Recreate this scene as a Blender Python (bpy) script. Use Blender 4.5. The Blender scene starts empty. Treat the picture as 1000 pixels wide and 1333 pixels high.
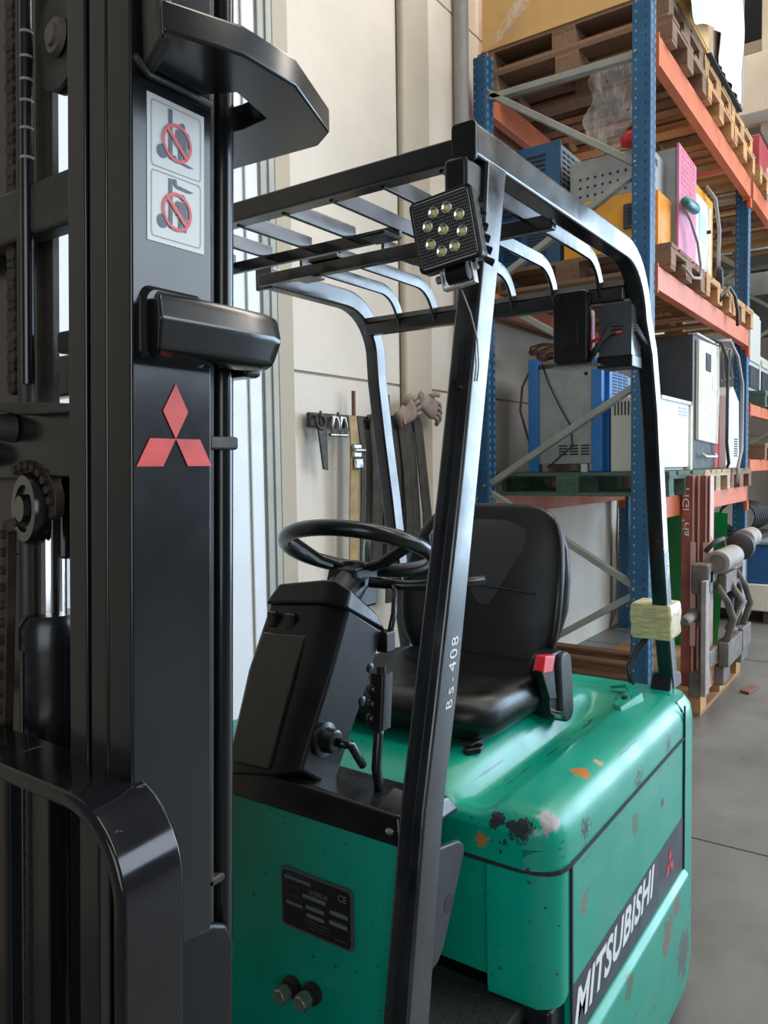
import bpy, math, random
from math import sin, cos, pi, radians as R
from mathutils import Vector, Matrix
random.seed(7)
sc = bpy.context.scene
C = sc.collection

# ------------------------------------------------------------------ camera
cam_d = bpy.data.cameras.new('camera'); cam = bpy.data.objects.new('camera', cam_d); C.objects.link(cam)
cam_d.sensor_fit = 'HORIZONTAL'; cam_d.sensor_width = 36.0; cam_d.lens = 36.0 * 1.015
yaw, pit, rol = R(35), R(-3.2), .0145
fw = Vector((cos(yaw)*cos(pit), sin(yaw)*cos(pit), sin(pit)))
r0 = Vector((sin(yaw), -cos(yaw), 0)); u0 = r0.cross(fw)
rr = r0*cos(rol) - u0*sin(rol); uu = u0*cos(rol) + r0*sin(rol)
cam.matrix_world = Matrix(((rr.x, uu.x, -fw.x, 0), (rr.y, uu.y, -fw.y, 0), (rr.z, uu.z, -fw.z, 1.5), (0, 0, 0, 1)))
cam_d.clip_start = .02
sc.camera = cam
# ------------------------------------------------------------------ light
sc.view_settings.view_transform = 'Standard'; sc.view_settings.look = 'None'
sc.view_settings.gamma = 1; sc.view_settings.use_curve_mapping = False
sc.view_settings.exposure = 0.0
w = bpy.data.worlds.new('world'); sc.world = w; w.use_nodes = True
w.node_tree.nodes['Background'].inputs[0].default_value = (.80, .88, 1.0, 1)
w.node_tree.nodes['Background'].inputs[1].default_value = .13
def area(name, loc, target, sx, sy, power, col):
    d = bpy.data.lights.new(name, 'AREA'); d.shape = 'RECTANGLE'; d.size = sx; d.size_y = sy
    d.energy = power; d.color = col
    o = bpy.data.objects.new(name, d); C.objects.link(o); o.location = loc
    v = Vector(target) - Vector(loc); o.rotation_euler = v.to_track_quat('-Z', 'Y').to_euler()
    return o
# the open hall door to the right of the frame, and the roof lights
area('door_daylight', (10.6, -4.1, 2.45), (0.6, -4.1, 2.45), 5.2, 4.8, 900, (.60, .79, 1.0))
area('roof_light', (2.8, -1.6, 7.6), (3.2, 1.4, 1.0), 1.6, 9.0, 330, (1.0, .93, .83))
area('roof_light', (8.0, -1.2, 7.6), (7.6, 1.5, 1.0), 1.6, 8.0, 500, (1.0, .93, .83))
area('front_fill_light', (-5.5, -2.6, 2.6), (1.0, .6, 1.0), 5.0, 4.0, 190, (.90, .96, 1.0))  # added fill from behind the camera, lifts the truck's green front panel
area('side_door_daylight', (6.0, -6.6, 4.3), (.5, .6, 1.8), 5.6, 2.8, 330, (.74, .86, 1.0))

# ------------------------------------------------------------------ materials
def new_mat(name):
    m = bpy.data.materials.new(name); m.use_nodes = True
    nt = m.node_tree; return m, nt, nt.nodes['Principled BSDF']
def N(nt, t, **k):
    n = nt.nodes.new(t)
    for a, b in k.items(): setattr(n, a, b)
    return n
def setin(n, **k):
    for a, b in k.items():
        n.inputs[a.replace('_', ' ')].default_value = b
def noise(nt, scale, detail=4, rough=.55, vec=None, stretch=None):
    tc = N(nt, 'ShaderNodeTexCoord'); n = N(nt, 'ShaderNodeTexNoise')
    n.inputs['Scale'].default_value = scale; n.inputs['Detail'].default_value = detail; n.inputs['Roughness'].default_value = rough
    if stretch:
        mp = N(nt, 'ShaderNodeMapping'); mp.inputs['Scale'].default_value = stretch
        nt.links.new(tc.outputs['Object'], mp.inputs[0]); nt.links.new(mp.outputs[0], n.inputs['Vector'])
    else: nt.links.new(tc.outputs['Object'], n.inputs['Vector'])
    return n.outputs['Fac']
def ramp(nt, src, a, b, ca=(0, 0, 0, 1), cb=(1, 1, 1, 1)):
    r = N(nt, 'ShaderNodeValToRGB'); r.color_ramp.elements[0].position = a; r.color_ramp.elements[1].position = b
    r.color_ramp.elements[0].color = ca; r.color_ramp.elements[1].color = cb
    nt.links.new(src, r.inputs[0]); return r.outputs[0]
def mix(nt, fac, a, b):
    m = N(nt, 'ShaderNodeMix', data_type='RGBA')
    for s, v in ((0, fac), (6, a), (7, b)):
        if hasattr(v, 'links') or hasattr(v, 'is_linked'): nt.links.new(v, m.inputs[s])
        else: m.inputs[s].default_value = v
    return m.outputs[2]
def c4(c): return (c[0], c[1], c[2], 1)
def mat(name, col, rough=.5, metal=0, var=.12, vs=6, bump=0, bs=40, coat=0, wear=None, stretch=None, spec=.5, rvar=.08):
    """plain painted / plastic surface: colour varied by noise, optional bump and a wear colour (colour, scale, threshold)"""
    m, nt, p = new_mat(name)
    n1 = noise(nt, vs, stretch=stretch)
    lo = tuple(max(0, x*(1-var)) for x in col) + (1,); hi = tuple(min(1, x*(1+var)) for x in col) + (1,)
    colo = ramp(nt, n1, .3, .7, lo, hi)
    if wear:
        wc, ws, wt = wear
        n2 = noise(nt, ws, 6, .65, stretch=stretch)
        f = ramp(nt, n2, wt, wt+.03)
        colo = mix(nt, f, colo, c4(wc))
    nt.links.new(colo, p.inputs['Base Color'])
    rn = ramp(nt, noise(nt, vs*2.3), .3, .7, (max(0, rough-rvar),)*3 + (1,), (min(1, rough+rvar),)*3 + (1,))
    nt.links.new(rn, p.inputs['Roughness'])
    setin(p, Metallic=metal); p.inputs['Coat Weight'].default_value = coat; p.inputs['Specular IOR Level'].default_value = spec
    if bump:
        b = N(nt, 'ShaderNodeBump'); b.inputs['Strength'].default_value = bump; b.inputs['Distance'].default_value = .002
        nt.links.new(noise(nt, bs, 5), b.inputs['Height']); nt.links.new(b.outputs[0], p.inputs['Normal'])
    return m
def spots(nt, base, lst, oc=None):
    """stains with a place of their own: (x,y,z,radius,colour,noise scale,threshold) in the object's coordinates"""
    for (x, y, z, r, col, ns, th) in lst:
        tc = N(nt, 'ShaderNodeTexCoord')
        sep = N(nt, 'ShaderNodeVectorMath', operation='DISTANCE')
        nt.links.new(tc.outputs['Object'], sep.inputs[0]); sep.inputs[1].default_value = (x, y, z)
        d = N(nt, 'ShaderNodeMath', operation='DIVIDE'); nt.links.new(sep.outputs['Value'], d.inputs[0]); d.inputs[1].default_value = r
        inv = N(nt, 'ShaderNodeMath', operation='SUBTRACT'); inv.inputs[0].default_value = 1.0; nt.links.new(d.outputs[0], inv.inputs[1])
        ad = N(nt, 'ShaderNodeMath', operation='MULTIPLY_ADD'); nt.links.new(noise(nt, ns, 6, .7), ad.inputs[0]); ad.inputs[1].default_value = 1.6
        nt.links.new(inv.outputs[0], ad.inputs[2])
        f = ramp(nt, ad.outputs[0], min(.99, th/2), min(1, th/2+.02)) if False else None
        gt = N(nt, 'ShaderNodeMapRange'); gt.inputs['From Min'].default_value = th; gt.inputs['From Max'].default_value = th+.06
        nt.links.new(ad.outputs[0], gt.inputs['Value'])
        inside = N(nt, 'ShaderNodeMath', operation='GREATER_THAN'); nt.links.new(inv.outputs[0], inside.inputs[0]); inside.inputs[1].default_value = 0
        mu = N(nt, 'ShaderNodeMath', operation='MULTIPLY'); nt.links.new(gt.outputs[0], mu.inputs[0]); nt.links.new(inside.outputs[0], mu.inputs[1])
        base = mix(nt, mu.outputs[0], base, c4(col))
    return base
OX, OY = 1.3, 1.0      # forklift root: object coordinates = world - (OX, OY, 0)
def sp(x, y, z, r, col, ns, th): return (x-OX, y-OY, z, r, col, ns, th)
def green_mat():
    m, nt, p = new_mat('green_paint')
    colo = ramp(nt, noise(nt, 3), .3, .7, (.0, .27, .18, 1), (.0, .33, .225, 1))
    # long scuffs along the side
    f = ramp(nt, noise(nt, 9, 8, .75, stretch=(.45, 3, 5)), .655, .68)
    colo = mix(nt, f, colo, (.05, .12, .09, 1))
    f = ramp(nt, noise(nt, 22, 5, .6, stretch=(.14, 3, 4)), .655, .665)
    colo = mix(nt, f, colo, (.02, .06, .05, 1))
    f = ramp(nt, noise(nt, 60, 6, .7), .73, .74)
    colo = mix(nt, f, colo, (.03, .07, .055, 1))
    dk = (.025, .03, .03); rust = (.45, .16, .03); gy = (.28, .27, .27); br = (.17, .16, .10)
    colo = spots(nt, colo, [
        sp(1.305, .55, .855, .04, gy, 60, 1.2), sp(1.27, .60, .84, .05, dk, 70, 1.32), sp(1.27, .65, .85, .04, dk, 80, 1.3),
        sp(1.29, .63, .80, .05, dk, 90, 1.42), sp(1.30, .57, .80, .03, rust, 60, 1.3), sp(1.26, .675, .80, .03, rust, 60, 1.2),
        sp(1.52, .575, .875, .04, rust, 60, 1.22), sp(1.60, .565, .875, .03, (.5, .3, .2), 60, 1.3),
        sp(1.42, .53, .80, .07, dk, 110, 1.50), sp(1.75, .53, .79, .1, dk, 120, 1.60), sp(2.0, .53, .79, .08, dk, 120, 1.58),
        sp(1.73, .53, .69, .05, (.05,.16,.08), 40, 1.25), sp(1.95, .53, .66, .05, dk, 110, 1.55),
        sp(1.64, .52, .36, .05, (.07,.16,.09), 40, 1.2), sp(1.94, .52, .33, .08, (.14, .13, .1), 50, 1.25), sp(1.74, .52, .14, .06, (.07,.16,.09), 45, 1.25), sp(2.03, .52, .36, .06, (.16, .13, .1), 60, 1.25),
        sp(2.1, .52, .2, .12, (.08, .12, .10), 60, 1.3), sp(1.41, .53, .655, .04, br, 80, 1.3), sp(1.40, .52, .36, .1, dk, 50, 1.42)])
    nt.links.new(colo, p.inputs['Base Color'])
    rn = ramp(nt, noise(nt, 8), .3, .7, (.24, .24, .24, 1), (.40, .40, .40, 1)); nt.links.new(rn, p.inputs['Roughness'])
    b = N(nt, 'ShaderNodeBump'); b.inputs['Strength'].default_value = .12; b.inputs['Distance'].default_value = .002
    nt.links.new(noise(nt, 14, 4), b.inputs['Height']); nt.links.new(b.outputs[0], p.inputs['Normal'])
    return m
def wood(name, c, grain=(1, 12, 12), dark=.55):
    m, nt, p = new_mat(name)
    n1 = noise(nt, 5, 6, .6, stretch=grain)
    colo = ramp(nt, n1, .32, .68, tuple(x*dark for x in c) + (1,), c4(c))
    f = ramp(nt, noise(nt, 4, 3), .35, .65); colo = mix(nt, f, colo, tuple(x*.8 for x in c) + (1,))
    # a different tone for every plank
    oi = N(nt, 'ShaderNodeObjectInfo'); hs = N(nt, 'ShaderNodeHueSaturation')
    mr = N(nt, 'ShaderNodeMapRange'); mr.inputs['To Min'].default_value = .75; mr.inputs['To Max'].default_value = 1.2
    nt.links.new(oi.outputs['Random'], mr.inputs['Value']); nt.links.new(mr.outputs[0], hs.inputs['Value']); nt.links.new(colo, hs.inputs['Color'])
    nt.links.new(hs.outputs[0], p.inputs['Base Color']); setin(p, Roughness=.8)
    b = N(nt, 'ShaderNodeBump'); b.inputs['Strength'].default_value = .4; b.inputs['Distance'].default_value = .002
    nt.links.new(n1, b.inputs['Height']); nt.links.new(b.outputs[0], p.inputs['Normal'])
    return m
def film_mat():
    m, nt, p = new_mat('plastic_film')
    setin(p, Base_Color=(.88, .85, .82, 1), Roughness=.2); p.inputs['Specular IOR Level'].default_value = .8
    a = ramp(nt, noise(nt, 7, 6, .7, stretch=(3, 3, 1)), .35, .75, (.08,)*3 + (1,), (.55,)*3 + (1,))
    nt.links.new(a, p.inputs['Alpha'])
    b = N(nt, 'ShaderNodeBump'); b.inputs['Strength'].default_value = .8; b.inputs['Distance'].default_value = .02
    nt.links.new(noise(nt, 10, 5, stretch=(2, 2, .7)), b.inputs['Height']); nt.links.new(b.outputs[0], p.inputs['Normal'])
    return m
def glass_mat(name, col, alpha=.35, rough=.05):
    m, nt, p = new_mat(name); setin(p, Base_Color=c4(col), Roughness=rough, Alpha=alpha); return m
def emit(name, col, s):
    m, nt, p = new_mat(name); setin(p, Base_Color=c4(col)); p.inputs['Emission Color'].default_value = c4(col); p.inputs['Emission Strength'].default_value = s; return m
def concrete(name, c, scale=1.2, rough=.75, crack=False):
    m, nt, p = new_mat(name)
    colo = ramp(nt, noise(nt, scale, 8, .62), .3, .7, tuple(x*(.62 if 'floor' in name else .80) for x in c) + (1,), tuple(min(1, x*(1.3 if 'floor' in name else 1.12)) for x in c) + (1,))
    f = ramp(nt, noise(nt, scale*14, 6, .7), .62, .72); colo = mix(nt, f, colo, tuple(x*.82 for x in c) + (1,))
    nt.links.new(colo, p.inputs['Base Color'])
    rn = ramp(nt, noise(nt, scale*2, 5), .3, .7, (rough-.15,)*3 + (1,), (rough+.1,)*3 + (1,)); nt.links.new(rn, p.inputs['Roughness'])
    b = N(nt, 'ShaderNodeBump'); b.inputs['Strength'].default_value = .15; b.inputs['Distance'].default_value = .003
    nt.links.new(noise(nt, 60, 4), b.inputs['Height']); nt.links.new(b.outputs[0], p.inputs['Normal'])
    return m
M = {}
M['green'] = green_mat()
M['mast'] = mat('mast_black_paint', (.007, .0085, .010), .21, spec=.6, wear=((.10, .10, .10), 30, .745), vs=3, var=.3, bump=.06, bs=25, rvar=.05)
M['rail'] = mat('guard_black_paint', (.010, .011, .013), .22, spec=.75, var=.25, vs=4, wear=((.10, .09, .09), 26, .70), rvar=.09)
M['pillar'] = mat('pillar_black_paint', (.010, .012, .015), .26, spec=.85, var=.25, vs=5, wear=((.16, .14, .12), 24, .70), rvar=.12)
M['grime'] = mat('greasy_steel', (.040, .036, .031), .55, metal=.2, var=.4, vs=12, bump=.4, bs=60)
M['rusty'] = mat('rusty_chain', (.045, .032, .022), .65, metal=.3, var=.5, vs=25, bump=.4, bs=80)
M['fork'] = mat('backrest_gloss_black', (.008, .0085, .010), .13, var=.3, vs=5, wear=((.13, .11, .09), 22, .665), stretch=(.7, 3.0, 1), rvar=.03)
M['steelworn'] = mat('worn_steel', (.42, .41, .39), .30, metal=.9, var=.2, vs=20)
M['bracketzinc'] = mat('bright_zinc', (.55, .55, .52), .35, metal=.4)
M['chrome'] = mat('chrome', (.62, .62, .62), .10, metal=1, var=.05)
M['zinc'] = mat('galvanised_steel', (.33, .33, .30), .45, metal=.55, var=.2, vs=20)
M['brace'] = mat('grey_brace_paint', (.27, .28, .25), .5, metal=.2, var=.15)
M['plastic'] = mat('black_plastic', (.006, .007, .008), .36, spec=.35, var=.15, bump=.15, bs=220)
M['plastic2'] = mat('dark_plastic_smooth', (.007, .008, .009), .26, var=.15)
M['greyplastic'] = mat('dark_grey_plastic', (.030, .032, .038), .45, var=.1)
M['vinyl'] = mat('black_vinyl', (.005, .0055, .006), .34, spec=.4, var=.1, bump=.2, bs=300)
M['vinyl2'] = mat('black_vinyl_ribbed', (.008, .009, .010), .45, var=.1, bump=.3, bs=200)
M['rubber'] = mat('rubber', (.02, .02, .021), .6, var=.2)
M['red'] = mat('red_plastic', (.65, .02, .03), .35)
M['whiteprint'] = mat('white_print', (.72, .74, .74), .5, var=.04)
M['decalwhite'] = mat('decal_white', (.66, .67, .64), .4, var=.03)
M['decalnavy'] = mat('decal_dark_print', (.10, .12, .15), .5, var=.05)
M['decalred'] = mat('decal_red_print', (.72, .12, .13), .5, var=.06)
M['logored'] = mat('logo_red', (.62, .055, .045), .45, var=.15, vs=30, wear=((.08, .05, .05), 60, .73))
M['logored2'] = mat('logo_red_small', (.60, .02, .05), .4, var=.05)
M['bandblack'] = mat('band_navy_black', (.028, .032, .045), .42, var=.15, wear=((.05, .12, .09), 50, .70))
M['plate'] = mat('data_plate_black', (.008, .009, .011), .35, var=.1)
M['platetext'] = mat('data_plate_print', (.14, .16, .16), .5, var=.1)
M['platefaint'] = mat('data_plate_faint_print', (.05, .055, .06), .5, var=.1)
M['platerim'] = mat('data_plate_rim', (.10, .11, .12), .45, metal=.3)
M['bolt'] = mat('bolt_steel', (.30, .31, .27), .35, metal=.7, var=.3, vs=60)
M['tape'] = mat('yellowed_tape', (.58, .50, .26), .30, var=.3, vs=25, bump=.6, bs=45, stretch=(1, 1, 6))
M['blue'] = mat('rack_blue_paint', (.012, .085, .19), .42, var=.15, wear=((.12, .14, .16), 40, .74))
M['orange'] = mat('rack_orange_paint', (.62, .155, .065), .45, var=.12, wear=((.35, .2, .14), 30, .72))
M['orangecap'] = mat('rack_connector_orange', (.60, .085, .02), .45, var=.1)
M['holelit'] = mat('upright_hole_painted_light', (.22, .30, .37), .5, var=.02)  # light coming through the punched holes, put into the colour
M['holedark'] = mat('upright_hole_dark', (.010, .03, .06), .6, var=.02)
M['woodold'] = wood('old_pallet_wood', (.27, .15, .085))
M['woodnew'] = wood('fresh_pallet_wood', (.56, .30, .12))
M['woodpale'] = wood('pale_pallet_wood', (.52, .40, .25))
M['woodgreen'] = wood('green_pallet_wood', (.09, .16, .115))
M['ply'] = wood('plywood', (.72, .44, .17), grain=(6, 1, 1), dark=.75)
M['timber'] = wood('brown_timber', (.24, .12, .06), grain=(14, 1, 14))
M['machblue'] = mat('machine_blue', (.015, .15, .42), .35, var=.06)
M['machnavy'] = mat('machine_dark_blue', (.014, .085, .19), .4, var=.08)
M['machgrey'] = mat('machine_galvanised', (.30, .32, .31), .45, metal=.25, var=.12, vs=14)
M['machbeige'] = mat('machine_beige', (.50, .49, .42), .5, var=.04)
M['machwhite'] = mat('machine_white', (.74, .76, .76), .35, var=.04)
M['machcream'] = mat('machine_cream', (.76, .74, .62), .3, var=.04)
M['machdark'] = mat('machine_charcoal', (.035, .038, .042), .4, var=.08)
M['machyel'] = mat('machine_yellow', (.78, .34, .015), .3, var=.06)
M['machorange'] = mat('machine_orange', (.80, .30, .03), .28, var=.06)
M['machpink'] = mat('machine_pink', (.62, .22, .36), .35, var=.06)
M['machred'] = mat('machine_red', (.42, .03, .03), .4, var=.06)
M['slot'] = mat('vent_slot_dark', (.012, .014, .016), .7, var=.02)
M['vslot'] = mat('vent_slot_light', (.55, .53, .5), .7, var=.02)
M['film'] = film_mat()
M['wrapwhite'] = mat('white_wrap', (.66, .66, .68), .35, var=.05, bump=1.0, bs=9, stretch=(1, 1, .5))
M['wall'] = concrete('wall_white_panel', (.68, .615, .52), .8, .6)
M['wallupper'] = concrete('wall_upper_panel', (.71, .635, .535), .8, .6)
M['pilaster'] = concrete('pilaster_beige', (.48, .41, .31), 1.0, .7)
M['jamb'] = mat('grey_green_jamb', (.36, .37, .32), .5, var=.06)
M['doorwhite'] = mat('door_white', (.72, .76, .80), .4, var=.03)
M['floor'] = concrete('floor_concrete', (.165, .158, .145), .9, .42)
M['conc'] = concrete('beam_concrete', (.50, .455, .37), 1.5, .8)
M['concdark'] = concrete('soffit_grey', (.10, .105, .11), 1.5, .8)
M['truss'] = mat('dark_truss', (.07, .07, .075), .6)
M['winlit'] = emit('daylight_strip', (.85, .93, 1.0), 1.6)
M['maroon'] = mat('old_red_mast_paint', (.27, .065, .042), .55, var=.25, vs=8, wear=((.18, .10, .08), 14, .66))
M['mastedge'] = mat('worn_pink_edge', (.62, .36, .31), .5, var=.1)
M['castiron'] = mat('dusty_cast_iron', (.150, .128, .110), .7, metal=.2, var=.35, vs=10, bump=.4, bs=30)
M['castlight'] = mat('dusty_pale_iron', (.30, .265, .235), .65, metal=.1, var=.25, vs=10)
M['castdark'] = mat('dark_iron', (.045, .042, .042), .6, metal=.2, var=.3)
M['greensheet'] = mat('green_cover', (.0, .24, .05), .3, var=.15, vs=3, bump=.6, bs=5)
M['binred'] = mat('red_crate', (.33, .03, .04), .5)
M['binblue'] = mat('blue_bin', (.015, .10, .27), .45, var=.1)
M['strap'] = mat('dark_webbing', (.045, .040, .032), .8, var=.4, vs=14, bump=.5, bs=60)
M['straplt'] = mat('tan_webbing', (.34, .24, .10), .7, var=.3, vs=14, bump=.4, bs=60)
M['glove'] = mat('worn_work_glove', (.26, .20, .155), .85, var=.35, vs=14, bump=.6, bs=60)
M['glovered'] = mat('glove_red_spot', (.45, .12, .10), .8)
M['cable'] = mat('black_cable', (.02, .02, .02), .5, var=.1)
M['cablebrown'] = mat('brown_cable', (.16, .075, .05), .6, var=.2)
M['cablegrey'] = mat('grey_cable', (.30, .28, .27), .5, var=.1)
M['pipe'] = mat('grey_pipe', (.26, .25, .24), .5)
M['led'] = mat('led_chip', (.72, .62, .22), .25, var=.1)
M['ledcup'] = mat('led_reflector', (.75, .74, .68), .12, metal=.9)
M['lens'] = glass_mat('lamp_lens', (.55, .58, .58), .16, .08)
M['ribs'] = mat('lens_ribs', (.36, .35, .33), .3)
M['lampgrey'] = mat('smoked_lens', (.07, .075, .08), .18)

# ------------------------------------------------------------------ mesh helpers
ORG = {}
class MB:
    def __init__(s): s.v = []; s.f = []
    def add(s, vs, fs):
        n = len(s.v); s.v += [tuple(p) for p in vs]; s.f += [tuple(i+n for i in f) for f in fs]; return s
    def hexa(s, p):   # 8 points: bottom 0-3 ccw from above, top 4-7
        return s.add(p, [(3, 2, 1, 0), (4, 5, 6, 7), (0, 1, 5, 4), (1, 2, 6, 5), (2, 3, 7, 6), (3, 0, 4, 7)])
    def box(s, x0, x1, y0, y1, z0, z1):
        return s.hexa([(x0, y0, z0), (x1, y0, z0), (x1, y1, z0), (x0, y1, z0), (x0, y0, z1), (x1, y0, z1), (x1, y1, z1), (x0, y1, z1)])
    def prism(s, poly, ax, a, b):
        def P(u, v, w_): return {'x': (w_, u, v), 'y': (u, w_, v), 'z': (u, v, w_)}[ax]
        n = len(poly)
        return s.add([P(u, v, a) for u, v in poly] + [P(u, v, b) for u, v in poly],
                     [tuple(range(n)), tuple(range(2*n-1, n-1, -1))] + [(i, i+n, (i+1) % n+n, (i+1) % n) for i in range(n)])
    def loft(s, rings, closed=False, cap=True):
        m = len(rings[0]); n = len(rings); b = len(s.v)
        for r in rings: s.v += [tuple(p) for p in r]
        for i in range(n if closed else n-1):
            j = (i+1) % n
            for k in range(m): s.f.append((b+i*m+k, b+i*m+(k+1) % m, b+j*m+(k+1) % m, b+j*m+k))
        if cap and not closed:
            s.f.append(tuple(b+k for k in range(m-1, -1, -1))); s.f.append(tuple(b+(n-1)*m+k for k in range(m)))
        return s
    def sweep(s, path, sec, closed=False, up=None, cap=True):
        """sec: list of (a,b) offsets along side and up vectors"""
        P = [Vector(p) for p in path]; n = len(P); rings = []
        prev = None
        for i in range(n):
            if closed: t = (P[(i+1) % n]-P[i-1])
            else: t = (P[min(i+1, n-1)]-P[max(i-1, 0)])
            t.normalize()
            if up is not None: u = Vector(up); u = (u - t*u.dot(t)).normalized()
            else:
                if prev is None:
                    u = Vector((0, 0, 1)) if abs(t.z) < .9 else Vector((1, 0, 0))
                else: u = prev
                u = (u - t*u.dot(t)).normalized(); prev = u
            sd = t.cross(u)
            k = 1.0
            if 0 < i < n-1 or closed:
                a = (P[i]-P[i-1]).normalized(); b_ = (P[(i+1) % n]-P[i]).normalized()
                c = max(.3, math.sqrt(max(.05, (1+a.dot(b_))/2))); k = 1/c
            rings.append((P[i], sd, u, k, t, None))
        out = []
        for i, (p, sd, u, k, t, _) in enumerate(rings):
            # stretch only in the bend plane
            bend = None
            if (0 < i < n-1) or closed:
                a = (P[i]-P[i-1]).normalized(); b_ = (P[(i+1) % n]-P[i]).normalized(); bend = (b_-a)
                if bend.length > 1e-5: bend.normalize()
                else: bend = None
            ring = []
            for (x, y) in sec:
                o = sd*x + u*y
                if bend is not None: o = o + bend*(o.dot(bend))*(k-1)
                ring.append(p+o)
            out.append(ring)
        return s.loft(out, closed, cap)
    def tube(s, path, r, n=8, closed=False, up=None):
        return s.sweep(path, [(r*cos(2*pi*k/n), r*sin(2*pi*k/n)) for k in range(n)], closed, up)
    def rect(s, path, w_, h, closed=False, up=None):
        return s.sweep(path, [(-w_/2, -h/2), (w_/2, -h/2), (w_/2, h/2), (-w_/2, h/2)], closed, up)
    def lathe(s, c, axis, prof, n=20, cap=True):
        a = Vector(axis).normalized(); u = a.orthogonal().normalized(); v = a.cross(u); c = Vector(c)
        return s.loft([[c+a*h+(u*cos(2*pi*k/n)+v*sin(2*pi*k/n))*r for k in range(n)] for h, r in prof], False, cap)
    def cyl(s, p, q, r, n=12):
        p = Vector(p); q = Vector(q); return s.lathe(p, q-p, [(0, r), ((q-p).length, r)], n)
    def flat(s, pts, nrm, th):
        """a polygon plate with thickness th along nrm"""
        nn = Vector(nrm).normalized()*th; n = len(pts); a = [Vector(p) for p in pts]
        return s.add([p for p in a] + [p+nn for p in a], [tuple(range(n-1, -1, -1)), tuple(range(n, 2*n))] + [(i, (i+1) % n, (i+1) % n+n, i+n) for i in range(n)])
    def xf(s, f): s.v = [tuple(f(*p)) for p in s.v]; return s
def shear(x, y, z): return (x+.036*(z-1.5), y, z)
import bmesh
def part(name, mb, m, parent=None, bev=0, seg=2, smooth=None, label=None, kind=None, sub=0, extra=None):
    org = Vector((0, 0, 0)); p = parent
    if parent is not None:
        while p.parent is not None: p = p.parent
        org = Vector(ORG.get(p.name, (0, 0, 0)))
    me = bpy.data.meshes.new(name)
    me.from_pydata([(a-org.x, b-org.y, c-org.z) for a, b, c in mb.v], [], mb.f)
    bm = bmesh.new(); bm.from_mesh(me); bmesh.ops.recalc_face_normals(bm, faces=bm.faces)
    if smooth == 'auto':
        for e_ in bm.edges:
            if len(e_.link_faces) == 2 and e_.calc_face_angle(0) > R(48): e_.smooth = False
    bm.to_mesh(me); bm.free()
    me.materials.append(M[m] if isinstance(m, str) else m)
    o = bpy.data.objects.new(name, me); C.objects.link(o)
    if parent is not None: o.parent = parent
    if sub:
        s_ = o.modifiers.new('sub', 'SUBSURF'); s_.levels = sub; s_.render_levels = sub
    if bev:
        b = o.modifiers.new('bevel', 'BEVEL'); b.width = bev; b.segments = seg; b.limit_method = 'ANGLE'; b.angle_limit = R(35); b.harden_normals = True
        b.use_clamp_overlap = True
        me.shade_smooth()
    elif smooth or sub: me.shade_smooth()
    if smooth == 'auto':
        me.shade_smooth()
        wn_ = o.modifiers.new('wn', 'WEIGHTED_NORMAL'); wn_.mode = 'FACE_AREA'; wn_.weight = 100; wn_.keep_sharp = True; wn_.thresh = .01
    if label: o['label'] = label
    if kind: o['kind'] = kind
    return o
def thing(name, loc, label, cat, group=None):
    o = bpy.data.objects.new(name, None); C.objects.link(o); o.location = loc; o.empty_display_size = .1
    o['label'] = label; o['category'] = cat
    if group: o['group'] = group
    ORG[o.name] = tuple(loc); return o
def single(name, mb, m, label, cat, group=None, **k):
    """a thing that is one mesh, its origin at its base centre"""
    xs = [p[0] for p in mb.v]; ys = [p[1] for p in mb.v]; zs = [p[2] for p in mb.v]
    c = Vector(((min(xs)+max(xs))/2, (min(ys)+max(ys))/2, min(zs)))
    mb.v = [(p[0]-c.x, p[1]-c.y, p[2]-c.z) for p in mb.v]
    o = part(name, mb, m, None, **k); o.location = c
    o['label'] = label; o['category'] = cat
    if group: o['group'] = group
    return o
def struct(name, mb, m, parent=None, **k):
    o = part(name, mb, m, parent, **k); o['kind'] = 'structure'; return o
def copy_tree(o, parent=None):
    c = o.copy(); C.objects.link(c)
    if parent is not None: c.parent = parent
    for ch in list(o.children): copy_tree(ch, c)
    return c
def text(s, fn, size=1, spacing=1.0, offset=0.0, th=0.0):
    """letters as mesh; fn maps (u, v, w) of the line of text to the world, u,v in em"""
    cu = bpy.data.curves.new('t', 'FONT'); cu.body = s; cu.size = size; cu.space_character = spacing; cu.offset = offset
    cu.resolution_u = 3; cu.extrude = .02
    to = bpy.data.objects.new('t', cu); C.objects.link(to)
    dg = bpy.context.evaluated_depsgraph_get(); dg.update()
    me = to.evaluated_get(dg).to_mesh()
    mb = MB(); mb.v = [fn(v.co.x, v.co.y, v.co.z) for v in me.vertices]; mb.f = [tuple(p.vertices) for p in me.polygons]
    w_ = max(v.co.x for v in me.vertices)
    to.evaluated_get(dg).to_mesh_clear(); bpy.data.objects.remove(to); bpy.data.curves.remove(cu)
    return mb
def arc(cx, cy, r, a0, a1, n):
    return [(cx+r*cos(R(a0+(a1-a0)*i/n)), cy+r*sin(R(a0+(a1-a0)*i/n))) for i in range(n+1)]
def rrect(x0, x1, y0, y1, r, n=4):
    return arc(x1-r, y1-r, r, 0, 90, n)+arc(x0+r, y1-r, r, 90, 180, n)+arc(x0+r, y0+r, r, 180, 270, n)+arc(x1-r, y0+r, r, 270, 360, n)

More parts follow.
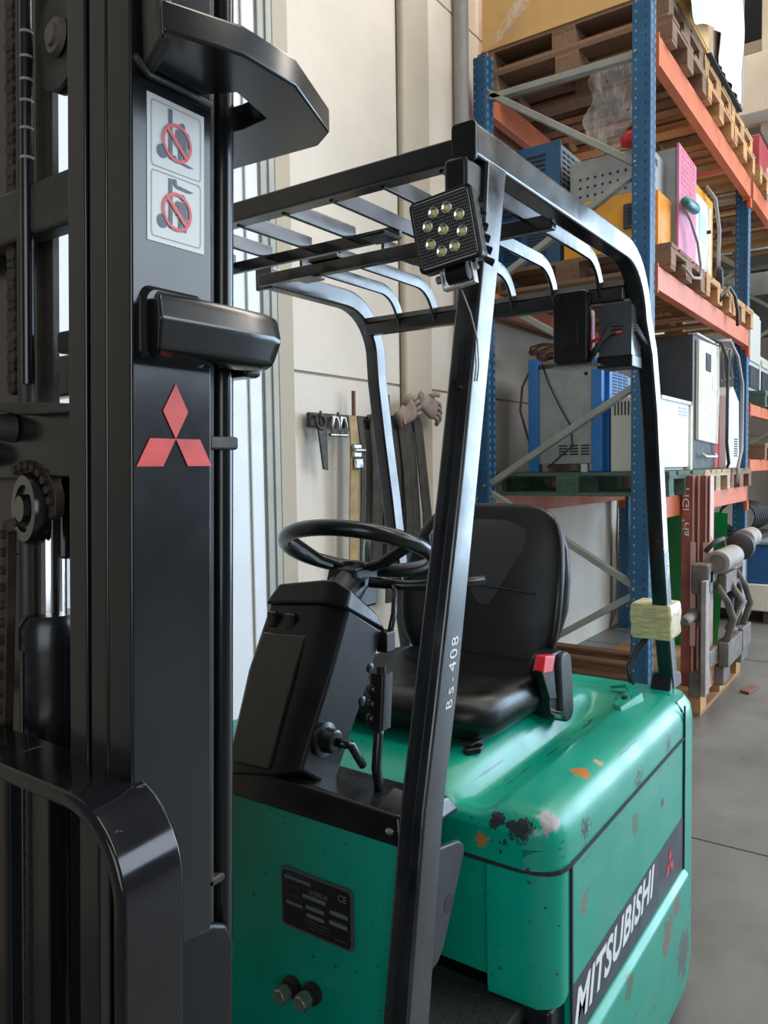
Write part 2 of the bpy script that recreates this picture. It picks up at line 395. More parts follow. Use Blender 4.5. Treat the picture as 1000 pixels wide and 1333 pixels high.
# ================================================================== SETTING
mb = MB().box(-1, 16, -9, 2.42, -.1, 0); struct('floor', mb, 'floor')
mb = MB()
for x in (3.2, 6.4, 9.6):
    mb.box(x, x+.006, -9, 2.40, 0, .0015)
struct('trim_1', mb, 'slot')
wb = MB().box(-1, 16, 2.41, 2.6, 0, 7.5); wall = struct('wall_back', wb, 'pilaster')
XP = [(2.68, 3.595), (3.89, 7.3), (7.32, 10.4), (10.42, 16)]
for (a, b) in XP:
    for (z0, z1, m_) in ((0, 1.945, 'wall'), (1.957, 4.2, 'wallupper'), (4.21, 7.5, 'wallupper')):
        part('wall_panel', MB().box(a+.003, b-.003, 2.395, 2.412, z0+.001, z1), m_, wall, bev=.004)
struct('trim_2', MB().box(2.575, 2.677, 2.355, 2.41, 0, 7.5), 'pilaster', bev=.006)
struct('trim_3', MB().box(3.605, 3.885, 2.36, 2.41, 0, 7.5), 'pilaster', bev=.02)
struct('trim_4', MB().box(-1, 4.4, 2.375, 2.3948, 0, .08), 'jamb') if False else None
# tall white sliding door with its grey jamb
d = struct('door_1', MB().box(.9, 2.47, 2.36, 2.40, .02, 6.5), 'doorwhite')
part('door_seam', MB().box(2.385, 2.392, 2.352, 2.362, .02, 6.5), 'jamb', d)
for (x0, x1, y0, m_) in ((2.47, 2.478, 2.356, 'pipe'), (2.478, 2.512, 2.348, 'jamb'), (2.512, 2.526, 2.352, 'pipe'), (2.526, 2.562, 2.345, 'jamb'), (2.562, 2.575, 2.356, 'truss')):
    part('door_jamb', MB().box(x0, x1, y0, 2.40, 0, 6.6), m_, d, bev=.003)
# down pipe beside the rack
single('drain_pipe', MB().cyl((4.222, 2.345, 0), (4.222, 2.345, 7), .045, 16), 'pipe', 'grey vertical down pipe on the wall left of the blue rack', 'pipe', smooth='auto')
# far end of the hall
we = struct('wall_end', MB().box(15.6, 15.9, -9, 2.42, 0, 7.5), 'wallupper')
for i, (z0, z1) in enumerate(((4.95, 5.30), (5.45, 5.72))):
    wn = struct('window_%d' % (i+1), MB().box(15.56, 15.6, -1.2, 2.3, z0, z1), 'winlit')
    for k in range(6): part('window_frame', MB().box(15.54, 15.56, -1.2+k*.7, -1.16+k*.7, z0, z1), 'truss', wn)
# concrete roof beams and dark roof over the far bays
cl = struct('ceiling', MB().box(8.2, 16, -3, 2.4, 7.2, 7.3), 'concdark')
for i, (x, z0, z1) in enumerate(((8.6, 4.95, 5.5), (9.6, 5.45, 6.1), (10.8, 5.2, 5.9), (12.2, 5.4, 6.2))):
    struct('trim_%d' % (5+i), MB().prism([(x, z0), (x+.5, z0+.05), (x+.55, z1), (x-.05, z1)], 'y', -3, 2.38), 'conc', bev=.01)
struct('trim_9', MB().box(9.0, 9.5, 1.0, 1.5, 4.9, 7.2), 'conc', bev=.01)
for i, (x, z0, z1) in enumerate(((11.0, 3.95, 4.2), (11.6, 3.2, 3.75), (10.6, 4.55, 4.62), (12.0, 2.7, 2.9))):
    struct('trim_%d' % (10+i), MB().box(x, x+.15, -1.5, 2.38, z0, z1), 'truss')

# ================================================================== RACK
rack = thing('storage_rack', (5.7, 1.8, 0), 'tall blue and orange pallet rack against the white wall behind the forklift', 'rack')
YF, YR = 1.25, 2.22
FR = [(4.30, 4.40), (7.02, 7.12), (9.75, 9.85)]
for (xa, xb) in FR:
    for (ya, yb, s) in ((YF, YF+.10, 1), (YR, YR+.09, -1)):
        o = (MB().prism([(xa, ya), (xb-.0, ya), (xb, ya+.02*0+.0), (xb, yb), (xa, yb), (xa, yb-.02)], 'z', .01, 3.96) if False else
             MB().box(xa, xb, ya, yb, .01, 3.96))
        up = part('upright', o, 'blue', rack, bev=.006)
        part('foot_plate', MB().box(xa-.02, xb+.03, ya-.02, yb+.02, 0, .012), 'zinc', rack)
        if xa > 9: continue
        hw = MB(); hd = MB()
        for k in range(78):
            z = .1+k*.05
            hw.box(xa-.0015, xa+.001, ya+.075, ya+.083, z, z+.012)
            hd.box(xa-.0015, xa+.001, ya+.022, ya+.030, z+.01, z+.026)
            hw.box(xa+.012, xa+.024, ya-.0015, ya+.001, z, z+.026)
            hw.box(xb-.026, xb-.014, ya-.0015, ya+.001, z, z+.026)
        part('punched_hole_row', hw, 'holelit', up, kind='stuff'); part('punched_hole_row', hd, 'holedark', up, kind='stuff')
    x = (xa+xb)/2
    for (p, q) in (((2.22, 3.72), (1.33, 3.70)), ((2.25, 3.765), (1.33, 3.125)), ((1.33, 3.09), (2.23, 2.60)), ((2.23, 2.53), (1.33, 1.98)), ((1.33, 1.94), (2.25, 1.385)), ((2.25, 1.35), (1.33, .815)), ((1.33, .78), (2.23, .22))):
        part('brace', MB().rect([(x, p[0], p[1]), (x, q[0], q[1])], .038, .045, up=(1, 0, 0)), 'brace', rack, bev=.005)
        part('brace_bolt', MB().cyl((x-.06, q[0], q[1]), (x-.02, q[0], q[1]), .008, 8), 'zinc', rack)
for b_, ((xa, xb), (xc, xd)) in enumerate(zip(FR[:-1], FR[1:])):
    for (z0, z1) in ((1.19, 1.315), (2.455, 2.585), (3.655, 3.805)) if b_ == 0 else ((1.43, 1.53), (1.90, 1.995), (3.68, 3.82)):
        for y in (YF-.012, YR+.03):
            bmx = part('beam', MB().prism([(y, z0), (y+.055, z0), (y+.055, z1-.035), (y+.035, z1-.035), (y+.035, z1), (y, z1)], 'x', xb+.012, xc-.012), 'orange', rack, bev=.004)
            for (a, c) in ((xb-.0, xb+.012), (xc-.012, xc+.0)):
                part('beam_connector', MB().box(a, c, y-.003, y+.058, z0-.02, z1+.01), 'orange', rack)
            part('beam_connector', MB().box(xc-.004, xc+.05, y-.006, y+.0, z0-.10, z1-.10+.04), 'orangecap', rack) if False else None
            part('beam_connector', MB().box(xc-.005, xd-.03, y-.001, YF+.012 if y < 2 else y+.06, z0-.075, z0), 'orangecap', rack)

# ------------------------------------------------------------------ pallets (length along y, base at z = 0)
def make_pallet(kind, label, group, wx=.80, ly=1.2):
    t = thing('pallet', (0, 0, 0), label, 'pallet', group)
    tops, blocks = kind
    def jit(a): return a+random.uniform(-.003, .003)
    for x in (-wx/2, -.07, wx/2-.10):
        part('bottom_board', MB().box(x, x+(.14 if x == -.07 else .10), -ly/2, ly/2, 0, .022), tops, t)
    for x in (-wx/2, -.07, wx/2-.10):
        for y in (-ly/2, -.07, ly/2-.145):
            part('block', MB().box(jit(x), x+(.14 if x == -.07 else .10), jit(y), y+.145, .022, .10), blocks, t)
    for y in (-ly/2, -.07, ly/2-.145):
        part('stringer', MB().box(-wx/2, wx/2, y, y+.145, .10, .122), tops, t)
    xs = [-wx/2, -wx/2+.185, -.07, wx/2-.285, wx/2-.145]
    for x in xs:
        part('top_board', MB().box(x, x+random.choice((.135, .143)), -ly/2+random.uniform(-.004, .004), ly/2, .122, .144), tops, t)
    return t
P0 = {'old': make_pallet(('woodold', 'woodold'), 'x', 'x'), 'new': make_pallet(('woodnew', 'woodnew'), 'x', 'x'),
      'green': make_pallet(('woodgreen', 'woodgreen'), 'x', 'x'), 'pale': make_pallet(('woodpale', 'woodpale'), 'x', 'x')}
used = set()
def pallet(kind, x, y, z, label, group, rz=0):
    if kind in used: o = copy_tree(P0[kind])
    else: o = P0[kind]; used.add(kind)
    o.location = (x, y, z); o.rotation_euler = (0, 0, rz); o['label'] = label; o['group'] = group; ORG[o.name] = (x, y, z)
    return o
G = 'pallets on the rack beams'
YP = 1.80
pallet('green', 4.92, YP, 1.316, 'dark green painted pallet on the lowest beams under the grey and blue cabinet', G)
pallet('pale', 5.76, YP, 1.316, 'pale wooden pallet on the lowest beams under the tall black and cream cabinet', G)
pallet('old', 6.58, YP, 1.316, 'brown wooden pallet on the lowest beams by the second upright', G)
pallet('old', 4.92, YP, 2.586, 'dark brown pallet on the middle beams under the yellow machine', G)
pallet('new', 5.76, YP, 2.586, 'orange toned pallet on the middle beams under the tall orange machine', G)
pallet('new', 6.58, YP, 2.586, 'fresh wood pallet on the middle beams at the end by the second upright', G)
for i, (k_, x, d_) in enumerate((('old', 4.92, 'dark brown'), ('new', 5.76, 'orange lit'), ('new', 6.58, 'light brown'))):
    w_ = ('beside the first upright', 'in mid bay', 'at the bay end')[i]
    pallet(k_, x, YP, 3.806, '%s lower pallet on the top beams %s' % (d_, w_), 'pallets on the top beams')
    pallet(k_, x, YP+.02, 3.951, '%s upper pallet on the top beams %s' % (d_, w_), 'pallets on the top beams')
pallet('new', 7.60, YP, 3.822, 'pallet with loose film on the far bay top beams', 'pallets in the far bay')
pallet('old', 8.45, YP, 3.822, 'second pallet on the far bay top beams, under the red box', 'pallets in the far bay')
pallet('new', 9.3, YP, 3.822, 'last pallet on the far bay top beams', 'pallets in the far bay')
pallet('green', 8.0, YP, 1.997, 'pale green pallet in the far bay under grey cabinets', 'pallets in the far bay')
pallet('old', 8.0, YP, 1.532, 'brown pallet on the far bay low beams', 'pallets in the far bay')
# crate of plywood on top, film over it
cr = thing('plywood_crate', (5.0, 1.8, 4.095), 'yellow plywood crate on the top pallets with loose clear film', 'crate')
part('side_board', MB().box(4.52, 4.545, 1.2, 2.36, 4.115, 4.62), 'ply', cr)
part('side_board', MB().box(4.545, 5.37, 1.2, 1.225, 4.115, 4.62), 'ply', cr)
part('side_board', MB().box(4.545, 5.4, 2.395, 2.42, 4.115, 4.62), 'ply', cr) if False else None
part('base_board', MB().box(4.515, 5.37, 1.205, 2.36, 4.097, 4.115), 'ply', cr)
part('batten', MB().box(4.50, 4.52, 1.22, 1.32, 4.10, 4.62), 'ply', cr)
def sheet(fn, nu, nv):
    mb = MB(); vs = [fn(i/nu, j/nv) for j in range(nv+1) for i in range(nu+1)]
    fs = [(j*(nu+1)+i, j*(nu+1)+i+1, (j+1)*(nu+1)+i+1, (j+1)*(nu+1)+i) for j in range(nv) for i in range(nu)]
    return mb.add(vs, fs)
rnd = random.Random(3)
def wob(u, v, a=9, b=7): return sin(a*u+3*v)*.5+sin(b*v-4*u+1)*.5
def f1(u, v):
    wd = .13*(1-v)+.03*v
    return (4.49-.02*wob(u, v, 14, 5), 1.68+.60*v+wd*(u-.5)*2, 4.66-.56*v+.02*wob(u, v))
single('film_strand', sheet(f1, 10, 16), 'film', 'strand of clear film hanging down the end of the plywood crate', 'plastic film', smooth=True)
def f2(u, v):
    return (4.485+.03*u+.02*wob(u, v, 20, 6), 1.34+.30*u+.02*sin(9*v)+.05*v, 3.80-.52*(v*(1-.35*(2*u-1)**2))+.02*wob(u, v, 30, 4))
single('hanging_film', sheet(f2, 16, 18), 'film', 'crumpled clear film hanging below the top pallets over the grey machine', 'plastic film', smooth=True)
def f3(u, v):
    return (4.46+.95*u, 1.16-.04*abs(wob(u, v, 11, 6)), 4.78-.76*v*(1-.45*abs(u-.4))+.015*wob(u, v, 20, 9))
single('white_wrap', sheet(f3, 18, 14), 'wrapwhite', 'white wrapping film hanging off the plywood crate above the first upright', 'plastic film', smooth=True)
ld = thing('wrapped_load', (5.95, 1.75, 4.095), 'tall load wrapped in white film on the top pallets, cardboard showing at its edge', 'load')
part('carton', MB().box(5.42, 6.35, 1.22, 2.3, 4.11, 5.2), wood('cardboard', (.42, .30, .20), dark=.85), ld)
part('base_sheet', MB().box(5.40, 6.40, 1.19, 2.33, 4.097, 4.11), 'slot', ld)
def f4(u, v): return (5.62+.75*u, 1.195-.02*abs(wob(u, v, 25, 9)), 5.2-1.08*v)
part('white_film', sheet(f4, 24, 24), 'wrapwhite', ld, smooth=True)
def f5(u, v): return (6.375+.01*wob(u, v, 20, 8), 1.18+.9*u, 5.2-1.08*v)
part('white_film', sheet(f5, 16, 16), 'wrapwhite', ld, smooth=True)

# ------------------------------------------------------------------ machines
def slots(n, x0, x1, y0, y1, z0, z1, ax, cols=1, gap=.5, th=.002, parent=None, m_='slot', vertical=False):
    """a field of vent slots on the face ax ('x' or 'y')"""
    mb = MB()
    if ax == 'x':
        W = (y1-y0)/cols
        for c in range(cols):
            a = y0+c*W+W*.12; b = y0+(c+1)*W-W*.12
            for k in range(n):
                z = z0+(z1-z0)*(k+.25)/n; mb.box(x0-th, x0+.001, a, b, z, z+(z1-z0)/n*gap)
    else:
        W = (x1-x0)/cols
        for c in range(cols):
            a = x0+c*W+W*.12; b = x0+(c+1)*W-W*.12
            for k in range(n):
                z = z0+(z1-z0)*(k+.25)/n; mb.box(a, b, y0-th, y0+.001, z, z+(z1-z0)/n*gap)
    return part('vent_slots', mb, m_, parent, kind='stuff')
def vslots(x, y0, y1, z0, z1, n, parent, ax='x', m_='slot'):
    mb = MB()
    for k in range(n):
        a = y0+(y1-y0)*(k+.25)/n
        if ax == 'x': mb.box(x-.002, x+.001, a, a+(y1-y0)/n*.4, z0, z1)
        else: mb.box(a, a+(y1-y0)/n*.4, x-.002, x+.001, z0, z1)
    return part('vent_slots', mb, m_, parent, kind='stuff')
Z1, Z2 = 1.461, 2.731
# low shelf, grey cabinet with blue frame
m = thing('battery_charger', (4.8, 1.75, Z1), 'grey galvanised cabinet with blue corner frame on the low shelf behind the guard', 'charger')
part('cabinet', MB().box(4.56, 5.10, 1.60, 2.03, Z1+.05, 2.10), 'machgrey', m, bev=.005)
for y in (1.595, 2.0):
    part('corner_post', MB().box(4.535, 4.60, y, y+.065, Z1, 2.16), 'machblue', m, bev=.006)
sd = part('side_panel', MB().box(4.60, 4.96, 1.570, 1.60, Z1, 2.12), 'machblue', m, bev=.004)
part('top_cover', MB().box(4.56, 5.10, 1.60, 2.05, 2.10, 2.125), 'machdark', m)
part('foot', MB().box(4.58, 4.62, 1.70, 1.74, Z1, Z1+.05), 'machwhite', m)
slots(4, 4.56, 0, 1.67, 1.88, 1.56, 1.63, 'x', 3, parent=m)
slots(9, 4.64, 4.94, 1.570, 0, 1.92, 2.09, 'y', 3, parent=sd); slots(9, 4.64, 4.88, 1.570, 0, 1.52, 1.68, 'y', 2, parent=sd)
part('sensor_hole', MB().cyl((4.557, 1.70, 2.05), (4.561, 1.70, 2.05), .012, 10), 'slot', m)
mb = MB()
for k in range(9):
    a = .10+.015*k; mb.tube([(4.62+.1*cos(t/12*2*pi)*1.1+.02*k, 1.90+a*sin(t/12*2*pi)*1.2, 2.175+.010*k+.02*sin(t*1.3+k)) for t in range(12)], .008, 5, closed=True)
single('cable_coil', mb, 'cablebrown', 'loose coil of brown cables on top of the grey and blue cabinet', 'cable', smooth=True)
single('thin_cable', MB().tube([(4.553, 1.98, 2.13), (4.545, 1.93, 2.0), (4.545, 1.86, 1.86), (4.545, 1.79, 1.74), (4.545, 1.78, 1.62), (4.545, 1.84, 1.57), (4.545, 1.94, 1.49)], .005, 6), 'cable', 'thin dark cable drooping across the front of the grey and blue cabinet', 'cable', smooth=True)
single('purple_cable', MB().tube([(4.60, 2.07, 2.12), (4.57, 2.12, 2.0), (4.56, 2.13, 1.85), (4.57, 2.09, 1.70), (4.6, 2.07, 1.6), (4.56, 2.06, Z1+.02)], .008, 6), mat('dark_purple_cable', (.12, .02, .05), .5), 'dark purple cable hanging at the wall side of the grey and blue cabinet', 'cable', smooth=True)
m = thing('small_cabinet', (5.0, 1.38, Z1), 'low beige box with vertical vents beside the grey and blue cabinet', 'cabinet')
part('body', MB().box(4.545, 5.30, 1.31, 1.545, Z1, 1.895), 'machbeige', m, bev=.005)
part('front_panel', MB().box(4.60, 5.32, 1.285, 1.31, Z1+.02, 1.885), 'machwhite', m, bev=.004)
part('panel_rim', MB().box(5.29, 5.33, 1.27, 1.31, Z1, 1.90), 'machcream', m, bev=.003)
part('panel_rim', MB().box(4.62, 5.32, 1.27, 1.31, 1.88, 1.90), 'machcream', m)
vslots(4.545, 1.37, 1.53, 1.79, 1.87, 8, m)
slots(3, 5.0, 5.28, 1.285, 0, 1.80, 1.86, 'y', 1, parent=m, m_='machgrey')
m = thing('tall_cabinet', (5.7, 1.5, Z1), 'tall black cabinet with a cream front panel on the low shelf', 'cabinet')
part('body', MB().box(5.45, 6.12, 1.30, 1.95, Z1, 2.36), 'machdark', m, bev=.008)
part('front_panel', MB().prism([(5.52, 1.66), (6.10, 1.64), (6.14, 2.0), (6.11, 2.35), (5.52, 2.33)], 'y', 1.275, 1.30), 'machcream', m, bev=.006)
part('display', MB().box(5.70, 5.84, 1.27, 1.276, 2.14, 2.26), 'slot', m)
part('label_plate', MB().box(5.90, 6.02, 1.271, 1.276, 2.02, 2.12), 'machwhite', m)
part('top_plate', MB().box(5.48, 6.10, 1.28, 1.34, 2.36, 2.37), 'machwhite', m)
part('handle', MB().tube([(5.60, 1.27, 1.57), (5.62, 1.25, 1.55), (5.95, 1.25, 1.55), (5.98, 1.27, 1.57)], .008, 6), 'machwhite', m, smooth=True)
single('hanging_cable', MB().tube([(5.95, 1.33, 2.385), (6.05, 1.25, 2.37), (6.13, 1.22, 2.25), (6.13, 1.22, 1.9), (6.10, 1.215, 1.65), (6.2, 1.22, 1.5), (6.3, 1.25, 1.475)], .012, 6), 'cable', 'thick black cable hanging down the front edge of the tall black and cream cabinet', 'cable', smooth=True)
single('hanging_hose', MB().tube([(6.02, 1.36, 2.385), (6.2, 1.22, 2.40), (6.38, 1.2, 2.3), (6.46, 1.18, 2.1), (6.46, 1.18, 1.8), (6.40, 1.17, 1.6), (6.25, 1.165, 1.48), (6.2, 1.16, 1.36)], .013, 6), 'cablegrey', 'grey hose arching from the tall cabinet down past the red machine', 'hose', smooth=True)
m = thing('red_charger', (6.4, 1.5, Z1), 'red and white machine with sloped top right of the tall cabinet', 'charger')
part('body', MB().prism([(6.20, Z1+.001), (6.44, Z1+.001), (6.44, 2.0), (6.20, 2.10)], 'y', 1.32, 1.9), 'machred', m, bev=.006)
fp = part('front_panel', MB().prism([(6.36, Z1), (6.86, Z1), (6.82, 2.0), (6.60, 2.10), (6.36, 2.02)], 'y', 1.27, 1.9), 'machwhite', m, bev=.01)
slots(8, 6.62, 6.80, 1.27, 0, 1.55, 1.70, 'y', 1, parent=fp)
mb = MB()
for k in range(14):
    c = (6.55+rnd.uniform(-.25, .35), 1.75+rnd.uniform(-.2, .15), 2.12+.0*k)
    mb.tube([(c[0]+.16*cos(t/10*2*pi)*rnd.uniform(.8, 1.1), c[1]+.1*sin(t/10*2*pi), c[2]+.10+.03*k/6+.08*sin(t/10*2*pi+k)) for t in range(10)], .01, 5, closed=True)
single('cable_tangle', mb, 'cable', 'tangle of black cables piled on the red and white machine', 'cable', smooth=True)
# middle shelf
m = thing('blue_cabinet', (4.8, 2.0, Z2), 'dark blue cabinet with louvred front and perforated steel side on the middle shelf', 'cabinet')
part('front_panel', MB().box(4.545, 4.57, 1.855, 2.33, Z2, 3.455), 'machnavy', m, bev=.004)
part('side_panel', MB().box(4.57, 5.10, 1.865, 1.885, Z2, 3.44), 'machgrey', m)
part('core', MB().box(4.57, 5.10, 1.885, 2.32, Z2, 3.43), 'machdark', m)
for (a, b) in ((3.05, 3.40), (2.78, 3.0)): slots(12, 4.545, 0, 1.93, 2.25, a, b, 'x', 2, parent=m)
slots(10, 4.60, 5.08, 1.865, 0, 3.1, 3.42, 'y', 7, parent=m, m_='slot')
m = thing('yellow_charger', (4.9, 1.55, Z2), 'yellow machine with a dark vent window on the middle shelf by the first upright', 'charger')
part('body', MB().box(4.545, 4.85, 1.31, 1.835, Z2, 3.055), 'machyel', m, bev=.008)
part('front_panel', MB().box(4.58, 4.845, 1.285, 1.31, Z2, 3.05), 'machorange', m, bev=.006)
w1 = part('vent_window', MB().box(4.53, 4.546, 1.33, 1.47, 2.85, 2.99), 'machdark', m, bev=.004)
slots(5, 4.53, 0, 1.345, 1.455, 2.87, 2.97, 'x', 1, parent=w1)
vslots(1.245, 4.92, 5.08, 2.80, 2.92, 6, m, ax='y') if False else None
m = thing('grey_machine', (4.7, 1.55, 3.06), 'grey steel box with punched holes on top of the yellow machine', 'machine')
part('body', MB().box(4.56, 4.84, 1.33, 1.80, 3.057, 3.30), 'machgrey', m, bev=.005)
hm = MB()
for r_ in range(3):
    for k in range(8): hm.cyl((4.557, 1.42+k*.045, 3.09+r_*.05), (4.561, 1.42+k*.045, 3.09+r_*.05), .008, 6)
part('hole_row', hm, 'slot', m, kind='stuff')
vslots(1.33, 4.60, 4.72, 3.22, 3.26, 5, m, ax='y')
m = thing('pink_machine', (5.06, 1.5, Z2), 'tall pink machine with a perforated front between the yellow and orange machines', 'machine')
part('body', MB().box(4.87, 5.27, 1.262, 1.8, Z2, 3.37), 'machgrey', m, bev=.004)
sp_ = part('front_cover', MB().prism([(4.86, 2.74), (5.275, 2.74), (5.275, 3.37), (4.86, 3.39)], 'y', 1.245, 1.26), 'machpink', m, bev=.003)
mb = MB()
for r_ in range(9):
    for k in range(5): mb.box(4.92+k*.065, 4.955+k*.065, 1.2435, 1.246, 3.10+r_*.032, 3.115+r_*.032)
part('perforation', mb, 'decalred', sp_, kind='stuff')
m = thing('orange_charger', (5.55, 1.6, Z2), 'tall orange machine with glossy white front panel and plug hanging on its side', 'charger')
part('body', MB().box(5.30, 5.94, 1.31, 1.9, Z2, 3.34), 'machorange', m, bev=.01)
part('front_frame', MB().box(5.30, 5.94, 1.29, 1.31, Z2+.001, 3.335), 'machyel', m, bev=.006)
part('front_panel', MB().box(5.40, 5.83, 1.275, 1.29, Z2+.05, 3.26), 'machcream', m, bev=.006)
part('label_plate', MB().box(5.48, 5.68, 1.272, 1.276, 2.98, 3.16), mat('pale_blue_sticker', (.45, .68, .82), .4), m)
part('knob', MB().cyl((5.70, 1.25, 3.07), (5.70, 1.276, 3.07), .012, 10), 'slot', m)
single('green_plug', MB().lathe((4.80, 1.20, 3.03), (1, 0, .05), [(0, .01), (.03, .03), (.2, .035), (.26, .03), (.3, .018)], 10), mat('teal_plastic', (.03, .17, .19), .4), 'teal connector plug hanging in front of the yellow machine', 'plug', smooth=True)
single('thin_hanging_cable', MB().tube([(4.85, 1.22, 3.02), (4.95, 1.2, 2.95), (5.08, 1.19, 2.85), (5.12, 1.18, 2.72), (5.08, 1.17, 2.63), (4.9, 1.17, 2.60), (4.65, 1.17, 2.62)], .009, 6), 'cablegrey', 'thin grey cable looping down in front of the yellow machine', 'cable', smooth=True)
pc = thing('plug_cable', (5.8, 1.2, 2.74), 'dark plug on a looped cable hanging in front of the tall orange machine', 'cable')
part('cable', MB().tube([(5.62, 1.262, 3.35), (5.76, 1.235, 3.3), (5.82, 1.22, 3.1), (5.80, 1.22, 2.95), (5.76, 1.21, 2.83)], .013, 6), 'cablegrey', pc, smooth=True)
part('plug', MB().lathe((5.76, 1.21, 2.84), (.3, 0, -1), [(0, .018), (.02, .028), (.09, .028), (.13, .02), (.15, .012)], 10), 'cable', pc, smooth=True)
part('cable', MB().tube([(5.80, 1.21, 2.70), (5.76, 1.2, 2.62), (5.95, 1.18, 2.74), (6.1, 1.17, 2.70), (6.2, 1.17, 2.60), (6.2, 1.17, 2.50)], .012, 6), 'cable', pc, smooth=True)
single('round_lid', MB().lathe((4.50, 1.42, 3.30), (0, 0, 1), [(0, .05), (.04, .055), (.07, .03), (.08, .0)], 12), 'red', 'small red rounded lid on the grey steel box', 'lid', smooth=True)
# far bay contents
for i, (x0, x1, z1_) in enumerate(((7.45, 8.0, 2.85), (8.05, 8.5, 2.5))):
    m = thing('grey_cabinet', ((x0+x1)/2, 1.7, 2.141), ('tall' if i == 0 else 'short')+' light grey cabinet on the green pallet in the far bay', 'cabinet', 'grey cabinets in the far bay')
    part('body', MB().box(x0, x1, 1.32, 1.9, 2.142, z1_), 'machbeige', m, bev=.008)
    part('door', MB().box(x0+.03, x1-.03, 1.305, 1.32, 2.40, z1_-.04), 'machbeige', m, bev=.004)
    part('grille', MB().box(x0+.05, x1-.05, 1.308, 1.32, 2.17, 2.36), 'slot', m)
mb = MB()
for k in range(6): mb.tube([(7.28+.12*cos(t/10*2*pi), 1.35+.03*k, 2.36+(.10+.01*k)*sin(t/10*2*pi)) for t in range(10)], .01, 5, closed=True)
single('cable_loops', mb, 'cablegrey', 'loops of grey cable on the green pallet beside the tall grey cabinet', 'cable', smooth=True)
def f6(u, v): return (7.35+.35*u, 1.16+.02*wob(u, v, 16, 7), 3.98-.55*v*(1-.5*abs(2*u-1))+.01*wob(u, v, 22, 9))
single('loose_film', sheet(f6, 14, 12), 'film', 'torn clear film hanging off the far bay pallet', 'plastic film', smooth=True)
single('red_box', MB().box(7.3, 8.3, 1.22, 2.2, 3.967, 4.25), 'binred', 'flat red box on the far bay top pallet', 'box', bev=.01)
# floor level, far bay
m = thing('platform', (8.6, 1.8, 0), 'low cream platform on grey runners on the floor behind the second upright', 'platform')
part('deck', MB().box(7.9, 9.6, 1.1, 2.35, .12, .37), 'machcream', m, bev=.01); part('runner', MB().box(7.95, 9.6, 1.15, 1.25, 0, .12), 'truss', m); part('runner', MB().box(7.95, 9.6, 2.1, 2.2, 0, .12), 'truss', m)
part('lower_rail', MB().box(7.88, 9.6, 1.08, 1.1, .10, .17), 'jamb', m)
m = thing('blue_bin', (8.5, 1.6, .37), 'blue plastic container on the cream platform', 'container')
part('body', MB().prism([(1.14, .372), (2.1, .372), (2.13, .74), (1.10, .74)], 'x', 7.95, 8.9), 'binblue', m, bev=.012)
part('rim', MB().box(7.92, 8.93, 1.08, 2.15, .74, .77), 'machgrey', m, bev=.006)
part('sticker', MB().box(7.944, 7.951, 1.43, 1.53, .52, .62), 'machbeige', m)
mb = MB()
for k in range(8): mb.tube([(8.3+.05*k, 1.55+(.17+.01*k)*cos(t/12*2*pi), .97+(.15)*sin(t/12*2*pi)) for t in range(12)], .012, 5, closed=True)
mb.box(8.1, 8.8, 1.3, 1.9, .771, .82)
single('hose_coil', mb, 'cable', 'coil of dark hoses lying on the blue container', 'hose', smooth='auto')
single('red_crate', MB().box(7.2, 7.7, 1.75, 2.2, 0, .95), 'binred', 'red crate standing on the floor behind the second upright', 'crate', bev=.015)
# green cover behind old mast
def f7(u, v):
    return (6.1+.04*wob(u, v, 10, 5), 1.66-.46*u+.12*u*max(0, v-.25), 1.17*(1-v)*(1-.03*u)+.001)
gs = single('green_tarp', sheet(f7, 14, 16), 'greensheet', 'bright green cover hanging under the low shelf behind the red mast', 'cover', smooth=True)

# ================================================================== FORKLIFT
FK = thing('forklift', (OX, OY, 0), 'green and black electric forklift with open overhead guard, filling the foreground', 'forklift')
# ---- overhead guard
def rail_path(y, x0, top, post):
    p = [(x0, y, top)]
    cx, cz, r = 1.855, top-.17, .17
    p += [(cx+r*sin(R(a))*1.0, y, cz+r*cos(R(a))) for a in range(0, 86, 10)]
    return p + post
yn, yf = .61, 1.44
post_n = [(2.075, yn, 1.79), (2.12, yn, 1.64), (2.155, yn, 1.45), (2.19, yn, 1.27), (2.235, yn, 1.08), (2.275, yn, .95), (2.305, yn, .86)]
post_f = [(2.03, yf, 1.77), (2.06, yf, 1.6), (2.10, yf, 1.4), (2.15, yf, 1.1), (2.2, yf, .86)]
nr = part('guard_rail', MB().rect(rail_path(yn, 1.112, 2.012, post_n), .04, .052, up=(0, 1, 0)), 'rail', FK, bev=.005, seg=3) if False else None
def rrs(w_, h, r, n=3): return rrect(-w_/2, w_/2, -h/2, h/2, r, n)
nr = part('guard_rail', MB().sweep(rail_path(yn, 1.112, 2.012, []) + post_n, rrs(.052, .042, .006), up=(0, 1, 0)), 'rail', FK, smooth='auto')
fr = part('guard_rail', MB().sweep(rail_path(yf, 1.53, 2.005, []) + post_f, rrs(.052, .042, .006), up=(0, 1, 0)), 'rail', FK, smooth='auto')
part('end_cap', MB().box(1.520, 1.532, 1.412, 1.468, 1.972, 2.038), 'rail', FK, bev=.003)
part('front_beam', MB().box(1.150, 1.190, .63, 1.50, 2.003, 2.043), 'rail', FK, bev=.005)
part('cross_bar', MB().box(1.392, 1.404, .925, 1.50, 1.985, 2.012), 'rail', FK, bev=.002)
part('cross_bar', MB().box(1.500, 1.524, .63, 1.44, 1.976, 2.006), 'rail', FK, bev=.003)
part('rear_bar', MB().box(1.95, 1.985, .63, 1.43, 1.908, 1.945), 'rail', FK, bev=.006)
